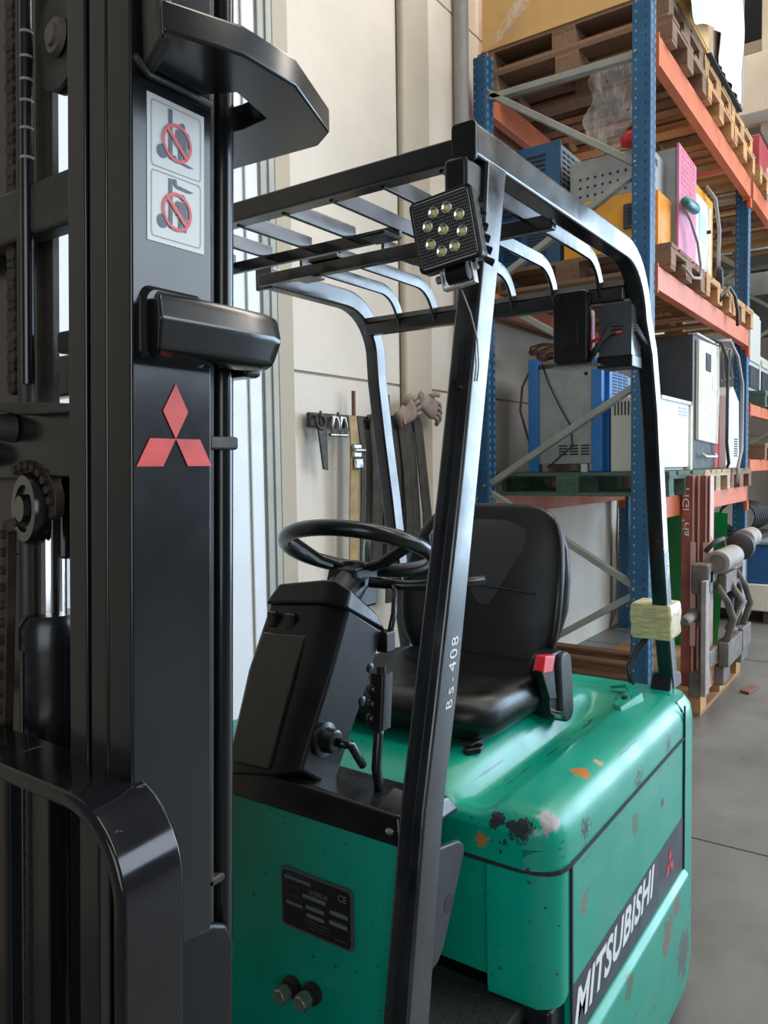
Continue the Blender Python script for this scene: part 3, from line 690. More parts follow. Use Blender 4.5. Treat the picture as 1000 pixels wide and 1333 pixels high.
part('rear_bar_flange', MB().hexa([(1.95, .63, 1.945), (1.985, .63, 1.945), (1.985, 1.43, 1.945), (1.95, 1.43, 1.945), (1.962, .63, 1.962), (1.985, .63, 1.962), (1.985, 1.43, 1.962), (1.962, 1.43, 1.962)]), 'grime', FK)
def slat(y, x0, x1, curve):
    if curve: p = [(x0, y, 2.016)] + [(1.855+.10*sin(R(a)), y, 1.916+.10*cos(R(a))) for a in range(0, 80, 10)] + [(1.962, y, 1.93)]
    else: p = [(x0, y, 2.016), (x1, y, 2.016)]
    part('guard_slat', MB().sweep(p, rrs(.032, .009, .002, 1), up=(0, 1, 0)), 'rail', FK, smooth='auto')
for y, x0, x1, c in ((1.42, 1.17, 1.40, 0), (1.298, 1.17, 1.40, 0), (1.175, 1.17, 1.40, 0), (1.05, 1.17, 1.40, 0), (.93, 1.17, 0, 1), (.812, 1.17, 0, 1), (.69, 1.17, 0, 1),
                     (1.05, 1.51, 0, 1), (1.178, 1.51, 0, 1), (1.30, 1.51, 0, 1)): slat(y, x0, x1, c)
for (x, y) in ((1.50, 1.27), (1.52, .96), (1.33, .93)): part('mount_tab', MB().box(x-.03, x+.03, y-.03, y+.03, 1.968, 1.974), 'rail', FK, bev=.001)
part('mount_tab', MB().box(1.49, 1.53, 1.17, 1.26, 2.006, 2.016), 'rail', FK, bev=.002)
# front pillar: leaning box section down to the front panel
def pil(z): # outer face front and rear x at height z
    t = [(1.99, 1.145, 1.215), (1.83, 1.127, 1.183), (1.462, 1.046, 1.102), (1.16, .972, 1.036), (1.0, .932, .992), (.70, .880, .945), (.30, .81, .885)]
    for (z1, a1, b1), (z0, a0, b0) in zip(t[:-1], t[1:]):
        if z >= z0: k = (z-z0)/(z1-z0); return a0+(a1-a0)*k, b0+(b1-b0)*k
    return t[-1][1], t[-1][2]
rings = []
for z in (.30, .5, .70, .85, 1.0, 1.08, 1.16, 1.3, 1.46, 1.6, 1.72, 1.83, 1.99):
    a, b = pil(z); rings.append([(x, y, z) for (x, y) in rrect(a, b, .589, .633, .006, 2)])
pf = part('front_pillar', MB().loft(rings), 'pillar', FK, smooth='auto')
part('pillar_hole', MB().lathe((.998, .5885, .835), (0, 1, 0), [(0, .014), (.0012, .014)], 20), 'slot', pf)
part('pillar_seam', MB().loft([[(pil(z)[0]-.002, .606, z), (pil(z)[0]+.0, .606, z), (pil(z)[0]+.0, .615, z), (pil(z)[0]-.002, .615, z)] for z in (.4, .7, 1.0, 1.16, 1.46, 1.7)]), 'rail', pf)
part('pillar_bolt', MB().cyl((pil(1.63)[0]-.008, .612, 1.63), (pil(1.63)[0]+.0, .612, 1.63), .008, 10), 'rail', pf)
# hand-painted number up the pillar: reads from bottom to top
def ptxt(s, z0, size, off=.010):
    def fn(u, v, w_):
        z = z0+u*size; a, b = pil(z); return (b-.018-v*size+off*.0, .5885-w_*.01, z)
    return text(s, fn)
for s, z, k in (('B', 1.135, .026), ('s', 1.156, .032), ('-', 1.174, .024), ('4', 1.190, .032), ('0', 1.209, .032), ('8', 1.228, .030)):
    part('painted_number', ptxt(s, z, k), 'whiteprint', pf)
part('rail_end_plate', MB().prism(rrs(.044, .062, .008, 3), 'x', 0, .008).xf(lambda x, y, z: (x+1.104, y+.611, z+2.010)), 'plastic', FK, bev=.002)
part('top_bracket', MB().box(1.09, 1.15, .598, .640, 1.925, 1.985), 'plastic', FK, bev=.008, seg=3)
# ---- work light
wl0 = Vector((1.035, .605, 1.857)); roll = R(9)
def WL(a, b, d):   # a to the camera's right, b up, d out of the face
    f = Vector((-1, -.12, -.05)).normalized(); s_ = Vector((.12, -1, 0)).normalized(); u_ = s_.cross(f) * -1
    u_ = f.cross(s_); u_ = u_ if u_.z > 0 else -u_
    s2 = s_*cos(roll)+u_*sin(roll); u2 = u_*cos(roll)-s_*sin(roll)
    return wl0+s2*a+u2*b+f*d
lw, lh = .052, .055
wl = part('work_light', MB().loft([[WL(x*k, y*k, d) for (x, y) in rrect(-lw, lw, -lh, lh, .009, 4)] for k, d in ((.80, -.038), (.92, -.03), (1, -.022), (1, 0), (.93, .003))]), 'plastic', FK, smooth='auto', label='square black work light on top of the pillar')
part('lens_backing', MB().loft([[WL(x, y, d) for (x, y) in rrect(-lw+.005, lw-.005, -lh+.005, lh-.005, .006, 4)] for d in (.003, .0038)]), 'ribs', wl)
mb = MB()
for k in range(34):
    a = -lw+.007+k*(2*lw-.014)/33
    mb.hexa([WL(a-.0006, -lh+.007, .0036), WL(a+.0006, -lh+.007, .0036), WL(a+.0006, -lh+.007, .0055), WL(a-.0006, -lh+.007, .0055),
             WL(a-.0006, lh-.007, .0036), WL(a+.0006, lh-.007, .0036), WL(a+.0006, lh-.007, .0055), WL(a-.0006, lh-.007, .0055)])
for k in range(20):
    b = -lh+.008+k*(2*lh-.016)/19
    mb.hexa([WL(-lw+.007, b-.0006, .0036), WL(lw-.007, b-.0006, .0036), WL(lw-.007, b-.0006, .005), WL(-lw+.007, b-.0006, .005),
             WL(-lw+.007, b+.0006, .0036), WL(lw-.007, b+.0006, .0036), WL(lw-.007, b+.0006, .005), WL(-lw+.007, b+.0006, .005)])
part('lens_rib', mb, 'plastic', wl, kind='stuff')
def lxy(px, py):   # LED centres as fractions of the face
    return px, py
for (a, b) in ((-.011, .028), (.011, .0285), (.0285, .0125), (-.024, .0105), (.000, -.001), (.0285, -.012), (-.024, -.0165), (-.0085, -.0315), (.013, -.030)):
    c = WL(a, b, .0045); n_ = WL(a, b, 1)-WL(a, b, 0)
    cup = part('led', MB().lathe(c, n_, [(0, .0082), (.0035, .0086), (.0035, .0072), (.0008, .0040)], 14, cap=False), 'ledcup', wl, smooth=True)
    part('led_chip', MB().lathe(c, n_, [(.0006, .0042), (.0026, .0036), (.0030, .0012)], 8), 'led', cup)
for k in range(6):
    b = lh*.7-k*.018
    part('cooling_fin', MB().hexa([WL(lw*.9, b, -.02), WL(lw*1.12, b-.008, -.03), WL(lw*.9, b-.010, -.05), WL(lw*.7, b, -.045), WL(lw*.9, b+.003, -.02), WL(lw*1.12, b-.005, -.03), WL(lw*.9, b-.007, -.05), WL(lw*.7, b+.003, -.045)]), 'plastic', wl)
h = part('lamp_hinge', MB().cyl(WL(-.014, -.066, -.015), WL(.020, -.066, -.015), .0125, 16), 'plastic', wl, smooth='auto')
for k in range(9): part('hinge_ring', MB().cyl(WL(-.013+k*.0038, -.066, -.015), WL(-.0115+k*.0038, -.066, -.015), .0133, 16), 'rubber', h, smooth='auto') if False else None
bk = part('lamp_bracket', MB().rect([WL(-.022, -.055, -.015), WL(-.022, -.084, -.015), WL(.029, -.084, -.015), WL(.029, -.050, -.015)], .003, .016, up=WL(0, 0, 1)-WL(0, 0, 0)), 'bracketzinc', wl, bev=.0008)
part('bracket_bolt', MB().cyl(WL(.029, -.060, -.015), WL(.036, -.060, -.015), .0075, 6), 'steelworn', bk, smooth='auto')
part('bracket_bolt', MB().cyl(WL(-.033, -.066, -.015), WL(-.022, -.066, -.015), .006, 6), 'bolt', bk, smooth='auto')
part('lamp_wire', MB().tube([(1.075, .600, 1.775), (1.085, .590, 1.74), (1.10, .5865, 1.70), (1.104, .5865, 1.66), (1.098, .5868, 1.635)], .0013, 5), 'cablegrey', FK, smooth=True)
# ---- rear lamps under the rear bar
l1 = part('rear_lamp', MB().loft([[(x, y, z) for (y, z) in rrect(.712-o, .803+o, 1.760-o, 1.942+o, .012, 3)] for x, o in ((1.915, -.004), (1.920, 0), (1.945, 0))]), 'plastic', FK, smooth='auto')
part('recess', MB().prism(rrect(.735, .778, 1.80, 1.87, .006, 3), 'x', 1.9135, 1.916), 'plastic2', l1, bev=.001)
part('lamp_lens', MB().box(1.945, 1.985, .715, .800, 1.79, 1.90), 'red', l1, bev=.006, label='red lamp lens')
part('mount_plate', MB().box(1.93, 1.99, .685, .805, 1.750, 1.756), 'steelworn', l1, bev=.001)
for y in (.736, .785): part('lamp_bolt', MB().cyl((1.910, y, 1.925), (1.916, y, 1.925), .006, 8), 'plastic2', l1)
l2 = part('rear_lamp', MB().loft([[(x, y, z) for (y, z) in rrect(.612, .695, 1.755+o, 1.905, .012, 3)] for x, o in ((1.955, .0), (1.965, 0), (2.03, 0.0))]), 'lampgrey', FK, smooth='auto', label='smoked grey lamp under the rear bar')
part('lamp_base', MB().box(1.953, 2.035, .610, .70, 1.745, 1.775), 'plastic', l2, bev=.003)
part('mount_plate', MB().box(1.96, 2.03, .62, .69, 1.905, 1.912), 'steelworn', l2)
mb = MB()
for k in range(3): mb.tube([(1.94, .715, 1.775-.006*k), (1.93, .69, 1.80-.004*k), (1.94, .66, 1.83+.01*k), (1.98, .61, 1.835+.006*k), (2.05, .597, 1.80)], .0055, 6)
part('wiring_loom', mb, 'cable', FK, smooth=True)
part('wiring_loom', MB().tube([(1.95, .735, 1.81), (1.94, .70, 1.815), (1.945, .66, 1.83), (1.95, .635, 1.83)], .004, 6), 'red', FK, smooth=True, label='red wire')
# ---- tape round the rear pillar
part('tape_wrap', MB().loft([[(x+.04*(1.12-z), y, z) for (x, y) in rrect(2.195-o, 2.31+o, .578-o, .69+o, .008, 3)] for z, o in ((1.01, -.004), (1.02, .001), (1.045, -.001), (1.075, .002), (1.10, 0), (1.108, -.003))]), 'tape', FK, smooth='auto', label='yellowed transparent tape wrapped round the rear pillar')
part('tape_tail', MB().flat([(2.16, .5885, 1.275), (2.205, .5885, 1.262), (2.212, .5885, 1.20), (2.195, .5885, 1.19), (2.185, .5885, 1.235)], (0, -1, 0), .0015), 'film', FK)
part('pillar_foot', MB().prism([(2.245, .85), (2.378, .845), (2.374, .885), (2.345, .895), (2.275, .90), (2.262, .885)], 'y', .592, .65), 'rail', FK, bev=.006)
part('cable', MB().tube([(2.22, .65, 1.01), (2.21, .67, .98), (2.18, .69, .93), (2.17, .675, .88)], .008, 6), 'cable', FK, smooth=True)
# ---- body
GZ = .87
hood_r = []
def hood_section(x, drop=0):
    """closed y-z section of the hood at x: near edge rounding, ridge, trough, seat mound, far side"""
    zt = GZ-drop
    k = max(0.0, min(1.0, (2.10-x)/.10)); k = k*k*(3-2*k)      # trough fades out towards the back
    kf = max(0.0, min(1.0, (x-1.30)/.12)); kf = kf*kf*(3-2*kf)
    tr = .046*k*max(0.0, min(1.0, (x-1.262)/.10))
    mo = .024*kf*max(0.0, min(1.0, (2.12-x)/.1))
    p = [(.530, .766), (.530, .805), (.534, zt-.040), (.545, zt-.020), (.562, zt-.006), (.585, zt), (.640, zt+.001), (.660, zt-.004)]
    p += [(.672, zt-tr*.45), (.688, zt-tr*.9), (.705, zt-tr), (.738, zt-tr), (.752, zt-tr*.85), (.768, zt-tr*.3+mo*.3), (.785, zt+mo*.75), (.815, zt+mo)]
    p += [(1.0, zt+mo), (1.20, zt+mo), (1.23, zt-tr*.25+mo*.8), (1.26, zt-tr*.85), (1.30, zt-tr), (1.34, zt-tr*.4), (1.37, zt), (1.43, zt), (1.46, zt-.015), (1.47, zt-.04), (1.47, .772)]
    return [(x, a, b) for a, b in p]
rings = [[(1.2705, min(max(y, .592), 1.408), z) for (_, y, z) in hood_section(1.268, .041)]]
for x, d in ((1.271, .040), (1.276, .028), (1.284, .018), (1.296, .010), (1.312, .005), (1.335, .001), (1.38, 0), (1.45, 0), (1.6, 0), (1.8, 0), (1.95, 0), (2.03, 0), (2.08, 0), (2.12, 0), (2.16, .002), (2.19, .01)):
    s_ = hood_section(x, d)
    if x < 1.336:
        i_ = {1.271: .062, 1.276: .044, 1.284: .028, 1.296: .015, 1.312: .006, 1.335: .001}[x]
        s_ = [(x, max(y, .53+i_) if y < 1 else min(y, 1.47-i_), z) for (_, y, z) in s_]
    rings.append(s_)
hood = part('hood', MB().loft(rings), 'green', FK, smooth='auto')
part('hood_gap', MB().box(1.315, 2.17, .545, 1.45, .752, .774), 'slot', FK)
seam_p = [(1.2715, 1.44), (1.2715, .66), (1.2725, .60), (1.280, .566), (1.291, .548), (1.307, .5355), (1.325, .531), (1.345, .5293), (1.75, .5293), (2.15, .5293)]
part('hood_seam', MB().rect([(x, y, .7625) for x, y in seam_p], .004, .0075, up=(0, 0, 1)), 'slot', FK)
part('panel_seam', MB().rect([(1.3465, .5295, .41), (1.3465, .5295, .76)], .0065, .004, up=(0, 1, 0)), 'slot', FK)
part('panel_seam', MB().rect([(2.152, .5275, .40), (2.152, .5275, .85)], .006, .004, up=(0, 1, 0)), 'slot', FK)
# near side panel with its band, lower bulged part
body = part('side_panel', MB().box(1.350, 2.148, .530, .56, .405, .759), 'green', FK, bev=.004)
part('side_band', MB().hexa([(1.345, .5288, .408), (2.150, .5288, .404), (2.150, .531, .404), (1.345, .531, .408), (1.345, .5288, .524), (2.150, .5288, .548), (2.150, .531, .548), (1.345, .531, .524)]), 'bandblack', body)
part('lower_panel', MB().prism([(.530, .402), (.514, .388), (.512, .12), (.522, .06), (.56, .06), (.56, .402)], 'x', 1.343, 2.158), 'green', FK, bev=.006, seg=3)
def band(s, x0, zb, h, wd):
    m0 = text(s, lambda u, v, w_: (u, v, w_), offset=.030, spacing=1.05)
    W_ = max(p[0] for p in m0.v); H_ = max(p[1] for p in m0.v)
    m0.v = [(x0+(p[0]/W_)*wd+(p[1]/H_)*h*.28, .5282-p[2]*.01, zb+(p[1]/H_)*h+(p[0]/W_)*.028) for p in m0.v]
    return m0
part('brand_lettering', band('MITSUBISHI', 1.352, .435, .072, .505), 'whiteprint', body)
def diamonds(cx, cz, s, y, m_, parent, name='emblem', th=.0008, tf=None):
    for a in (90, 210, 330):
        u = Vector((cos(R(a)), sin(R(a)))); v = Vector((-u.y, u.x))
        L_ = s; W2 = s*.289*1.0
        q = [(0, 0), (L_/2, W2), (L_, 0), (L_/2, -W2)]
        pts = [(cx+u.x*p+v.x*w_, y, cz+u.y*p+v.y*w_) for p, w_ in q]
        if tf: pts = [tf(*p) for p in pts]
        part(name, MB().flat(pts, (0, -1, 0), th), m_, parent)
diamonds(2.015, .473, .043, .5285, 'logored2', body)
# front corner post of the battery box
rg = []
for z in (.505, .52, .60, .70, .754, .760):
    o = .004 if z in (.505, .760) else 0
    rg.append([(x, y, z) for (x, y) in [(1.343, .532+o), (1.325, .532+o), (1.308, .536+o), (1.292, .548+o), (1.281, .566+o), (1.276+o, .60), (1.274+o, .668), (1.30, .674), (1.343, .674)]])
part('corner_panel', MB().loft(rg), 'green', FK, smooth='auto')
part('box_front', MB().box(1.300, 1.34, .674, 1.46, .52, .758), 'green', FK, bev=.004)
part('box_base', MB().box(1.285, 2.16, .545, 1.45, .06, .505), 'plastic', FK, bev=.01)
# rear counterweight with rounded near corner
rg = []
for z, o in ((.07, .02), (.11, 0), (.50, 0), (.80, 0), (.835, .006), (.856, .022)):
    rg.append([(x, y, z) for (x, y) in [(2.156, .527+o), (2.215, .526+o), (2.245, .530+o), (2.272, .545+o), (2.288, .570+o), (2.296-o*.5, .62), (2.300-o*.5, 1.35), (2.27, 1.44-o), (2.156, 1.47-o)]])
cw = part('counterweight', MB().loft(rg), 'green', FK, smooth='auto')
part('rubber_edge', MB().sweep([(2.245, .541, .10), (2.247, .543, .5), (2.245, .545, .80), (2.235, .556, .84), (2.20, .57, .86)], rrs(.012, .010, .003, 2), up=(0, 1, 0)), 'jamb', cw, smooth='auto') if False else None
# latch on the rear of the hood
lt = part('hood_latch', MB().hexa([(1.945, .632, .866), (2.075, .612, .866), (2.12, .665, .866), (1.985, .672, .866), (1.955, .638, .878), (2.075, .618, .892), (2.11, .658, .895), (1.985, .666, .880)]), 'green', FK, bev=.004)
part('latch_bolt', MB().cyl((2.02, .648, .88), (2.02, .648, .892), .008, 8), 'grime', lt)
part('latch_lever', MB().rect([(2.07, .64, .885), (2.12, .67, .893), (2.13, .72, .880)], .02, .010), 'green', lt, bev=.003)
part('hood_badge', MB().box(2.12, 2.17, .79, .80, .871, .875), 'green', FK, bev=.002) if False else None
# ---- front panel, floor and cowl
part('front_panel', MB().prism(rrect(.636, 1.46, .25, .932, .012, 3), 'x', .955, .985), 'green', FK, bev=.004)
part('panel_edge', MB().box(.962, 1.0, .628, .642, .25, .92), 'green', FK, bev=.003)
cowl = part('cowl', MB().hexa([(.948, .640, .925), (1.13, .640, .92), (1.13, 1.46, .92), (.948, 1.46, .925), (.958, .650, .972), (1.12, .660, .945), (1.12, 1.45, .955), (.958, 1.45, 1.0)]), 'plastic2', FK, bev=.008, seg=3)
part('cowl_bracket', MB().hexa([(.965, .655, .955), (1.01, .655, .955), (1.01, .70, .958), (.965, .70, .958), (.975, .658, .962), (1.01, .66, .985), (1.01, .695, .99), (.985, .695, .985)]), 'greyplastic', FK, bev=.003)
part('cowl_bolt', MB().lathe((.955, .665, .945), (-.3, 0, 1), [(0, .008), (.004, .008), (.006, .003)], 8), 'bolt', cowl)
part('step_floor', MB().box(.985, 1.295, .60, 1.46, .46, .50), 'rubber', FK, bev=.004)
mb = MB()
for i in range(14):
    for j in range(14):
        x = 1.0+i*.02; y = .62+j*.022; a = R(45 if (i+j) % 2 else -45)
        dx, dy = .007*cos(a), .007*sin(a); nx, ny = -.0015*sin(a), .0015*cos(a)
        mb.hexa([(x-dx-nx, y-dy-ny, .50), (x+dx-nx, y+dy-ny, .50), (x+dx+nx, y+dy+ny, .50), (x-dx+nx, y-dy+ny, .50), (x-dx-nx, y-dy-ny, .502), (x+dx-nx, y+dy-ny, .502), (x+dx+nx, y+dy+ny, .502), (x-dx+nx, y-dy+ny, .502)])
part('tread_pattern', mb, 'greyplastic', FK, kind='stuff')
part('step_frame', MB().box(.99, 1.30, .585, .605, .10, .47), 'plastic', FK, bev=.006)
part('pillar_guard', MB().prism([(1.0, .69), (1.045, .70), (1.062, .715), (1.134, .845), (1.132, .86), (1.118, .872), (1.06, .885), (1.0, .88)], 'y', .636, .648), 'greyplastic', FK, bev=.004)
# data plate
dp = part('data_plate', MB().prism(rrect(.738, .892, .727, .830, .008, 3), 'x', .951, .956), 'platerim', FK, bev=.001)
part('plate_face', MB().prism(rrect(.743, .887, .732, .825, .006, 3), 'x', .9500, .952), 'plate', dp)
def pf_(y0, y1, z0, z1, m_='platetext'): part('print_field', MB().box(.9494, .9501, y0, y1, z0, z1), m_, dp)
def PX(fx, fz): return .886-fx*.142, .824-fz*.091
for (a, b, c, d_) in ((.03, .43, .07, .13), (.31, .66, .31, .38), (.72, .98, .42, .49), (.36, .63, .50, .57), (.71, .97, .61, .68), (.05, .30, .55, .61), (.37, .63, .65, .72)):
    y1, z1 = PX(a, c); y0, z0 = PX(b, d_); pf_(y0, y1, z0, z1)
def ptx(s, fx, fz, wd, h, m_):
    m0 = text(s, lambda u, v, w_: (u, v, w_), offset=.01)
    W_ = max(p[0] for p in m0.v); H_ = max(p[1] for p in m0.v); y, z = PX(fx, fz)
    m0.v = [(.9494-p[2]*.01, y-p[0]/W_*wd, z+p[1]/H_*h) for p in m0.v]
    part('plate_lettering', m0, m_, dp)
ptx('CATERPILLAR', .40, .27, .042, .0075, 'platetext'); ptx('CE', .84, .19, .018, .011, 'platetext')
for (a, c, w_) in ((.06, .03, .05), (.04, .26, .03), (.04, .44, .03), (.42, .31, .03), (.80, .41, .02), (.44, .49, .02), (.75, .60, .03), (.30, .80, .06), (.34, .86, .055), (.40, .92, .04), (.78, .93, .025)):
    y, z = PX(a, c); pf_(y-w_, y, z, z+.0018, 'platefaint')
for (y, z) in ((.872, .622), (.826, .628)):
    b_ = part('panel_bolt', MB().lathe((.956, y, z), (-1, 0, 0), [(0, .0185), (.010, .0185), (.010, .013), (.020, .013)], 16), 'grime', FK, smooth='auto')
    part('bolt_head', MB().lathe((.936, y, z), (-1, 0, 0), [(0, .0145), (.016, .0145), (.019, .012)], 6), 'bolt', b_, smooth='auto')
# ---- console
def ring(pts): return [tuple(p) for p in pts]
ysd = .85
bot = [(.962, ysd, .998), (1.046, ysd, .938), (1.046, 1.03, .938), (.955, 1.025, .955), (.942, 1.01, .965), (.940, .895, .985), (.947, .870, .99)]
b2 = [(1.05, ysd, 1.15), (1.145, ysd, 1.085), (1.145, 1.045, 1.085), (1.045, 1.045, 1.12), (1.03, 1.035, 1.13), (1.028, .905, 1.14), (1.036, .875, 1.145)]
b3 = [(1.100, ysd, 1.250), (1.206, ysd, 1.190), (1.206, 1.05, 1.19), (1.115, 1.05, 1.23), (1.094, 1.035, 1.245), (1.090, .915, 1.256), (1.092, .885, 1.256)]
con = part('console', MB().loft([bot, b2, b3]), 'plastic', FK, bev=.006, seg=3)
part('console_recess', MB().loft([[(.9415, 1.002, .990), (.9415, .905, .995), (.955, .905, .995), (.955, 1.002, .990)], [(1.0265, 1.025, 1.14), (1.0265, .915, 1.148), (1.04, .915, 1.148), (1.04, 1.025, 1.14)], [(1.0585, 1.025, 1.195), (1.0585, .918, 1.20), (1.075, .918, 1.20), (1.075, 1.025, 1.195)]]), 'plastic2', con, bev=.003)
for y in (.955, 1.0): part('moulded_lug', MB().box(1.066, 1.08, y, y+.022, 1.205, 1.235), 'plastic2', con, bev=.005, seg=3)
ct = [(1.086, .845, 1.252), (1.212, .845, 1.188), (1.212, 1.055, 1.188), (1.105, 1.055, 1.232), (1.085, 1.042, 1.245), (1.080, .905, 1.258), (1.080, .880, 1.258)]
cu_ = [(1.107, .85, 1.284), (1.190, .852, 1.226), (1.190, 1.045, 1.226), (1.125, 1.045, 1.270), (1.105, 1.02, 1.283), (1.098, .905, 1.300), (1.098, .880, 1.300)]
part('console_cap', MB().loft([ct, cu_]), 'plastic', FK, bev=.006, seg=3)
for (px_, pz) in ((1.132, 1.118), (1.105, 1.062)): part('console_screw', MB().lathe((px_+.03, .851, pz+.01), (0, -1, 0), [(0, .009), (.003, .009), (.005, .004)], 12), 'plastic2', con, smooth='auto')
kn = part('key_knob', MB().lathe((1.02, .851, 1.035), (0, -1, 0), [(0, .030), (.008, .030), (.010, .022), (.030, .020), (.033, .015)], 20), 'plastic2', con, smooth='auto')
part('knob_lever', MB().tube([(1.02, .815, 1.035), (1.045, .808, 1.025), (1.06, .806, 1.0), (1.075, .806, .98)], .008, 8), 'plastic2', kn, smooth=True)
# column, wheel
wc = Vector((1.312, .985, 1.327)); wn = Vector((.37, .09, .92)).normalized()
wa = wn.cross(Vector((0, 1, 0))).normalized(); wb_ = wn.cross(wa)
sw = part('steering_wheel', MB().sweep([wc+wa*.158*cos(2*pi*k/48)+wb_*.158*sin(2*pi*k/48) for k in range(48)], [(.0145*cos(2*pi*k/10), .0165*sin(2*pi*k/10)) for k in range(10)], closed=True, up=wn), 'plastic2', FK, smooth=True)
hubc = wc-wn*.045
part('wheel_hub', MB().lathe(hubc, wn, [(-.012, .030), (0, .036), (.012, .036), (.018, .025)], 20), 'plastic', sw, smooth='auto')
for a in (78, 200, 322):
    q = wc+(wa*cos(R(a))+wb_*sin(R(a)))*.155; m_ = (hubc+q)/2-wn*.012
    part('wheel_spoke', MB().rect([hubc, hubc*.6+m_*.4, m_, q], .030, .010, up=wn), 'plastic2', sw, bev=.003)
col = part('steering_column', MB().lathe((1.17, .965, 1.215), wc-wn*.06-Vector((1.17, .965, 1.215)), [(0, .034), (.055, .034), (.056, .040), (.13, .038)], 20), 'plastic', FK, smooth='auto')
part('column_sleeve', MB().hexa([Vector(wc-wn*.055)+Vector(v) for v in ((-.065, -.042, -.060), (.02, -.042, -.060), (.02, .042, -.060), (-.065, .042, -.060), (-.045, -.036, .022), (.035, -.036, .022), (.035, .036, .022), (-.045, .036, .022))]), 'plastic', FK, bev=.006, seg=3)
part('spinner_knob', MB().lathe((1.43, .86, 1.33), wn, [(-.04, .006), (0, .006), (.004, .018), (.022, .023), (.036, .018), (.042, .006)], 14), 'plastic2', sw, smooth=True)
part('shift_lever', MB().tube([(1.27, .93, 1.27), (1.31, .87, 1.262), (1.36, .80, 1.262), (1.41, .74, 1.27)], .011, 8), 'plastic2', FK, smooth=True)
part('lever_rod', MB().tube([(1.29, .89, 1.265), (1.27, .865, 1.255), (1.235, .845, 1.22), (1.215, .845, 1.17)], .006, 8), 'plastic2', FK, smooth=True)
part('rod_clip', MB().box(1.195, 1.225, .835, .86, 1.15, 1.19), 'plastic2', FK, bev=.003)
part('grey_tag', MB().prism([(0, 0), (.02, .005), (.03, .035), (.018, .05), (.004, .035)], 'x', 0, .004).xf(lambda x, y, z: (1.62+x, 1.18+y, 1.34+z)), 'steelworn', FK, bev=.001) if False else None
part('seat_lever', MB().tube([(1.63, 1.20, 1.24), (1.62, 1.19, 1.30), (1.61, 1.175, 1.33)], .010, 8), 'steelworn', FK, smooth=True)
# hydraulic lever with finger grip
lv = part('control_lever', MB().tube([(1.04, .745, .955), (1.035, .748, 1.0), (1.045, .75, 1.05), (1.05, .75, 1.07)], .0085, 8), 'plastic2', FK, smooth=True)
gp = MB().loft([[(1.052+ (z-1.10)*.1+a, .750+b, z) for a, b in rrect(-.016, .016, -.015, .015, .006, 3)] for z in (1.065, 1.068, 1.11, 1.155, 1.158)])
g_ = part('grip', gp, 'plastic2', lv, smooth='auto')
for k in range(3): part('finger_bump', MB().lathe((1.034+.0035*k, .758, 1.083+.024*k), (-1, 0, 0), [(0, .010), (.004, .009), (.007, .004), (.008, 0)], 10), 'plastic2', g_, smooth=True)
part('grip_button', MB().cyl((1.057, .75, 1.158), (1.057, .75, 1.168), .008, 10), 'plastic2', g_, smooth='auto')
# ---- seat
seat = part('seat_cushion', MB().loft([[(xc+ax*sx, yc+ay*sy, z) for ax, ay in rrect(-1, 1, -1, 1, .42, 6)] for (xc, yc, sx, sy, z) in
      ((1.655, 1.0, .175, .20, .895), (1.655, 1.0, .205, .232, .905), (1.650, 1.0, .225, .245, .935), (1.648, 1.0, .230, .248, .965), (1.65, 1.0, .215, .238, .992), (1.655, 1.0, .185, .215, 1.003), (1.66, 1.0, .150, .170, .992), (1.67, 1.0, .08, .09, .985))]), 'vinyl', FK, smooth=True, sub=1)
part('cushion_side', MB().loft([[(1.80+a, y, z) for a, z in rrect(-.045, .055, .915, 1.0, .02, 3)] for y in (.752, .762, .80)]), 'vinyl2', seat, smooth='auto')
part('seat_rail', MB().box(1.46, 1.86, .80, .835, .876, .90), 'castdark', seat, bev=.003)
part('adjust_handle', MB().rect([(1.43, .80, .895), (1.455, .785, .895), (1.48, .79, .893)], .02, .014), 'plastic2', seat, bev=.003)
# backrest: a lofted shell, side bolsters reaching forward
rings = []
for (z, hw, xb, dp_, wing) in ((.965, .17, 1.86, .06, .01), (.98, .20, 1.868, .085, .03), (1.03, .232, 1.878, .095, .06), (1.10, .243, 1.892, .10, .075), (1.18, .246, 1.905, .10, .075), (1.26, .238, 1.922, .095, .055), (1.32, .222, 1.938, .085, .03), (1.365, .195, 1.950, .07, .014), (1.39, .150, 1.962, .045, .004), (1.398, .08, 1.970, .02, 0)):
    rg = []
    n = 14
    for k in range(n+1):
        u = -1+2*k/n; w_ = wing*(abs(u)**3.0)*(1 if abs(u) < .95 else .8)
        rg.append((xb-w_-.0, 1.0+u*hw, z))
    for k in range(n+1):
        u = 1-2*k/n; w_ = dp_*(1-abs(u)**3.2)
        rg.append((xb+.018+w_-wing*.55*abs(u)**3, 1.0+u*hw*1.0, z))
    rings.append(rg)
bkr = part('seat_backrest', MB().loft(rings), 'vinyl', FK, smooth=True, sub=1)
mb = MB().tube([(1.881, .84+.32*k/12, 1.165+.012*sin(pi*k/12)) for k in range(13)], .0025, 6)
part('stitch_seam', mb, 'vinyl2', bkr, smooth=True)
rings2 = []
for (z, hw, xb, dp_) in ((1.0, .18, 1.87, .04), (1.05, .22, 1.875, .05), (1.12, .238, 1.885, .06), (1.20, .240, 1.898, .06), (1.28, .230, 1.912, .055), (1.325, .210, 1.925, .045), (1.355, .175, 1.938, .035), (1.37, .12, 1.948, .02)):
    rg = [(xb+.01, 1.0-hw*cos(pi*k/14), z) for k in range(15)]
    rg += [(xb+.01+dp_*sin(pi*k/14)**.6+.012, 1.0+hw*cos(pi*k/14), z) for k in range(15)]
    rings2.append(rg)
part('back_shell', MB().loft(rings2), 'greyplastic', bkr, smooth=True)
